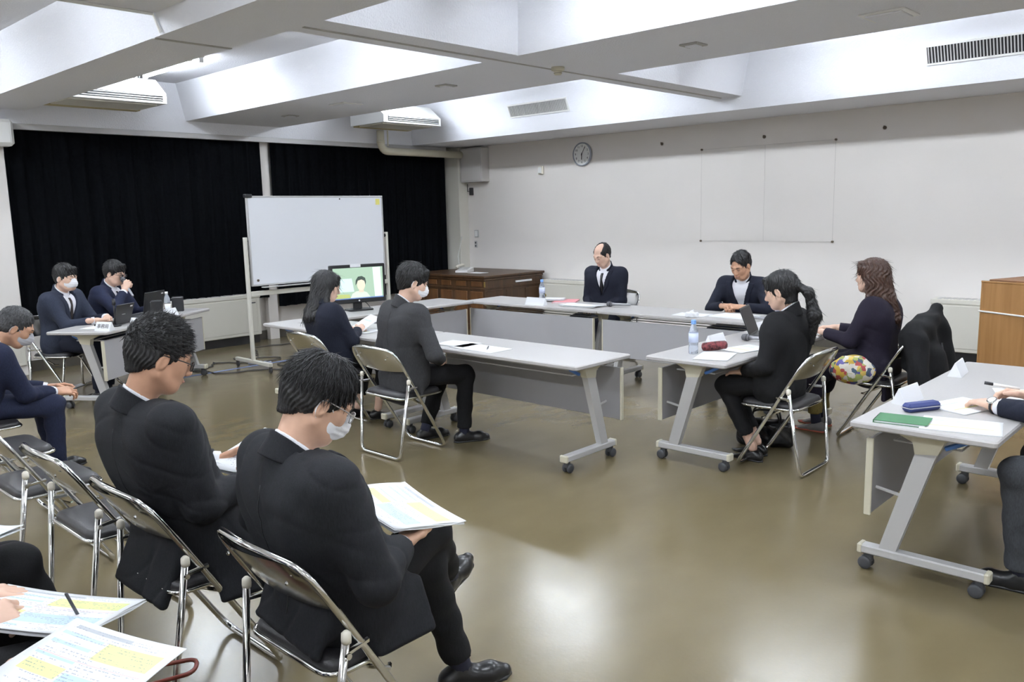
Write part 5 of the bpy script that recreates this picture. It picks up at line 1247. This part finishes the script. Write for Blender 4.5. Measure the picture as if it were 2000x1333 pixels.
# woman with ponytail
person('woman with black ponytail in a black suit, hand on her knee, at the right table', dict(
    pel=(-2.26, 4.84, .535), neck=(-2.20, 4.84, .975), head=(-2.25, 4.82, 1.115), face=180, hy=186, hp=20, s=.95, female=True, seed=21, res=.009,
    jacket=m_blk2, trousers=m_blk2, skin=m_skin2, sock=None, hem=.10, shirt=m_shirt,
    handL=((-2.44, 4.72, .60), (-.9, .15, -.15), DN, 'relax'), handR=((-2.45, 4.96, .60), (-.9, .1, -.1), DN, 'relax'), poleL=(.3, -.6, -.9), footL=((-2.42, 4.84, 0), 175), footR=((-2.46, 4.98, 0), 180), kneeL=(-2.56, 4.73, .50),
    tails=[((0, -.10, -.07), .15, .08)],
    hair=dict(kind='pony', side=.010, top=.014, back=.014, hairline=.052, fringe=.022, n=600, len=.04, lift=.03, knots=[((0, -.118, .018), (.022, .022, .022))],
        wfalls=[((-2.14, 4.83, 1.145), (-2.08, 4.84, 1.11), .024, .026), ((-2.08, 4.84, 1.11), (-2.045, 4.85, .97), .028, .040), ((-2.045, 4.85, .97), (-2.06, 4.86, .80), .040, .014)])))
# woman with brown hair
person('woman with long wavy brown hair in a dark plum dress at the right table', dict(
    pel=(-2.05, 5.88, .535), neck=(-2.02, 5.88, .985), head=(-2.085, 5.87, 1.135), face=182, hy=172, hp=4, s=.95, female=True, seed=23, res=.010,
    jacket=m_plum, trousers=m_olive, skin=m_skin2, top_name='dress', open=False, hem_r=.15, lap=True, leg_name='trousers', shoes=mat('grey_sneaker', (.18, .17, .17), .6), sole=mat('red_sole', (.45, .10, .06), .6), hem=.05,
    handL=((-2.36, 5.74, .74), (-.8, .4, 0), DN, 'relax'), handR=((-2.38, 6.0, .74), (-.8, -.4, 0), DN, 'relax'), footL=((-2.40, 5.78, 0), 178), footR=((-2.44, 5.98, 0), 182),
    tails=[((0, -.13, -.10), .18, .14)],
    hair=dict(kind='long', side=.014, top=.018, back=.022, hairline=.045, fringe=.02, n=700, len=.06, lift=.06, mat=m_brown, rough=.004, freq=20,
        falls=[((.062, -.03, .01), (-2.04, 5.96, .93), .034, .034), ((-.062, -.03, .01), (-2.05, 5.78, .93), .034, .034), ((0, -.08, .02), (-1.92, 5.87, .85), .05, .046), ((.04, -.07, .0), (-1.94, 5.93, .86), .045, .04), ((-.04, -.06, .0), (-1.95, 5.81, .84), .045, .036)])))
# man at the right edge
person('man in navy jacket and grey trousers writing at the table by the right edge', dict(
    pel=(-.32, 4.10, .54), neck=(-.44, 4.12, .98), head=(-.56, 4.12, 1.10), face=180, hy=182, hp=28, seed=25, res=.009, hdres=.003,
    jacket=m_nav2, trousers=m_greyt, shirt=m_shirt, cuff=m_shirt, skin=m_skin2, handL=((-.875, 4.02, .735), (-.8, .55, .05), DN, 'relax'), handR=((-.80, 4.30, .745), (-.95, -.1, .05), (0, -.4, -.8), 'curl'), poleL=(.2, -.7, -.8), poleR=(.2, .8, -.6),
    watch='L', kneeL=(-.72, 3.80, .515), footL=((-.70, 3.84, 0), 185), footR=((-.66, 4.28, 0), 180), leg_r=1.12, hair=short(fringe=.03, top=.024)))
t = thing('marker_pen', 'white and black marker pen in the writing hand at the right edge', 'pen', (-.90, 4.30, .775), R(20)); t.rotation_euler = (0, R(8), R(20))
MB().tube([(-.05, 0, 0), (.06, 0, 0)], .007, 10).build('barrel', m_white, t, True); MB().tube([(-.085, 0, 0), (-.05, 0, 0)], .0078, 10).build('cap', m_black, t, True)
# readers in the rear row at the lower left
person('reader in black trousers at the left edge, only a knee and paper corner in view', dict(
    pel=(-2.97, .34, .54), neck=(-3.02, .28, 1.0), head=(-3.02, .34, 1.14), face=85, hy=80, hp=25, seed=27, res=.010, hres=.006, hairres=.007,
    jacket=m_blk, trousers=m_blk2, shirt=m_shirt, cuff=m_shirt, handR=((-2.76, .40, .67), (.1, .9, 0), (-.5, .2, -.8), 'hold'), handL=((-2.98, .46, .67), (.2, .9, 0), DN, 'hold'),
    kneeR=(-2.84, .72, .555), footR=((-2.74, .86, 0), 80), footL=((-3.05, .82, 0), 85), hair=short(n=150), leg_r=1.1))
person('reader in navy suit writing on papers at lower left, only hand and legs visible', dict(
    pel=(-2.33, .20, .54), neck=(-2.36, .12, 1.0), head=(-2.36, .18, 1.14), face=88, hy=84, hp=28, seed=29, res=.010, hres=.006, hairres=.007, hdres=.0028,
    jacket=m_navy, trousers=m_blk2, shirt=m_shirt, cuff=m_shirt, skin=m_skin2, handR=((-2.24, .47, .665), (-.25, .85, -.05), (-.5, .1, -.7), 'curl'), handL=((-2.46, .50, .65), (.3, .9, 0), DN, 'relax'),
    kneeR=(-2.14, .60, .545), kneeL=(-2.40, .60, .545), footR=((-2.10, .76, 0), 85), footL=((-2.36, .76, 0), 88), hair=short(n=150)))
person('nearest reader in navy suit holding a coloured handout at the bottom edge', dict(
    pel=(-1.70, .18, .54), neck=(-1.71, .08, 1.0), head=(-1.71, .15, 1.14), face=92, hy=90, hp=30, seed=31, res=.010, hres=.006, hairres=.007, hdres=.0028,
    jacket=m_navy, trousers=m_navy, shirt=m_shirt, cuff=m_shirt, skin=m_skin2, handR=((-1.60, .38, .634), (-.25, .9, .05), (-.1, 0, 1), 'flat'), handL=((-1.93, .40, .634), (.1, .9, .05), (.1, 0, 1), 'flat'),
    kneeR=(-1.58, .57, .545), kneeL=(-1.84, .57, .545), footR=((-1.58, .74, 0), 90), footL=((-1.84, .74, 0), 90), hair=short(n=150)))
t = thing('ballpoint_pen', 'thin dark pen standing from the lower left reader\'s papers', 'pen', (-2.15, .665, .66), 0); t.rotation_euler = (R(20), R(15), 0)
MB().tube([(0, 0, -.05), (0, 0, .06)], .004, 8).build('barrel', m_dgrey, t, True); MB().tube([(0, 0, -.065), (0, 0, -.05)], [.001, .004], 8).build('tip', m_alu, t)
def held(c, sx, sy, rz, tilt, m, label, n=2, curl=.03): return sheet('handout', c, sx, sy, rz, m, label, n=n, curl=curl, group='handouts being read', tilt=tilt)
held((-1.99, 1.585, .70), .40, .24, R(-12), (R(-6), R(3)), hand, 'printed handout on the knee of the cross legged man', 4, .02)
held((-2.24, .62, .635), .42, .24, R(32), (R(-4), R(2)), hand, 'printed booklet on the lap of the lower left reader', 3, .02)
held((-1.79, .555, .675), .33, .25, R(20), (R(10), R(2)), hand, 'coloured printed handout held up at the bottom edge', 2, .02)
held((-2.74, .56, .70), .21, .26, R(25), (R(6), 0), hand2, 'white handout corner at the left edge above a dark knee', 2)
held((-2.80, 1.58, .735), .24, .32, R(18), (R(14), R(0)), hand2, 'printed handout held by the spiky haired man', 2)
held((-5.44, 4.06, .735), .22, .28, R(-10), (R(30), 0), hand2, 'yellow marked handout lifted by the long haired woman', 2)

t = thing('tissue_pack', 'crumpled bright white tissue pack left of the clasped hands', 'tissue pack', (-3.70, 6.22, TH))
S = Sdf(); S.rbox((0, 0, .022), (ex, ey, ez), (.05, .035, .022), .012, 0); S.cone((0, -.01, .04), (.01, .01, .065), .018, .006, .02); S.disp = lambda X, Y, Z: .003*np.sin(120*X+60*Z)*np.sin(90*Y+70*Z)
np_mesh('pack', [S.mesh(.005)], m_paper, t)
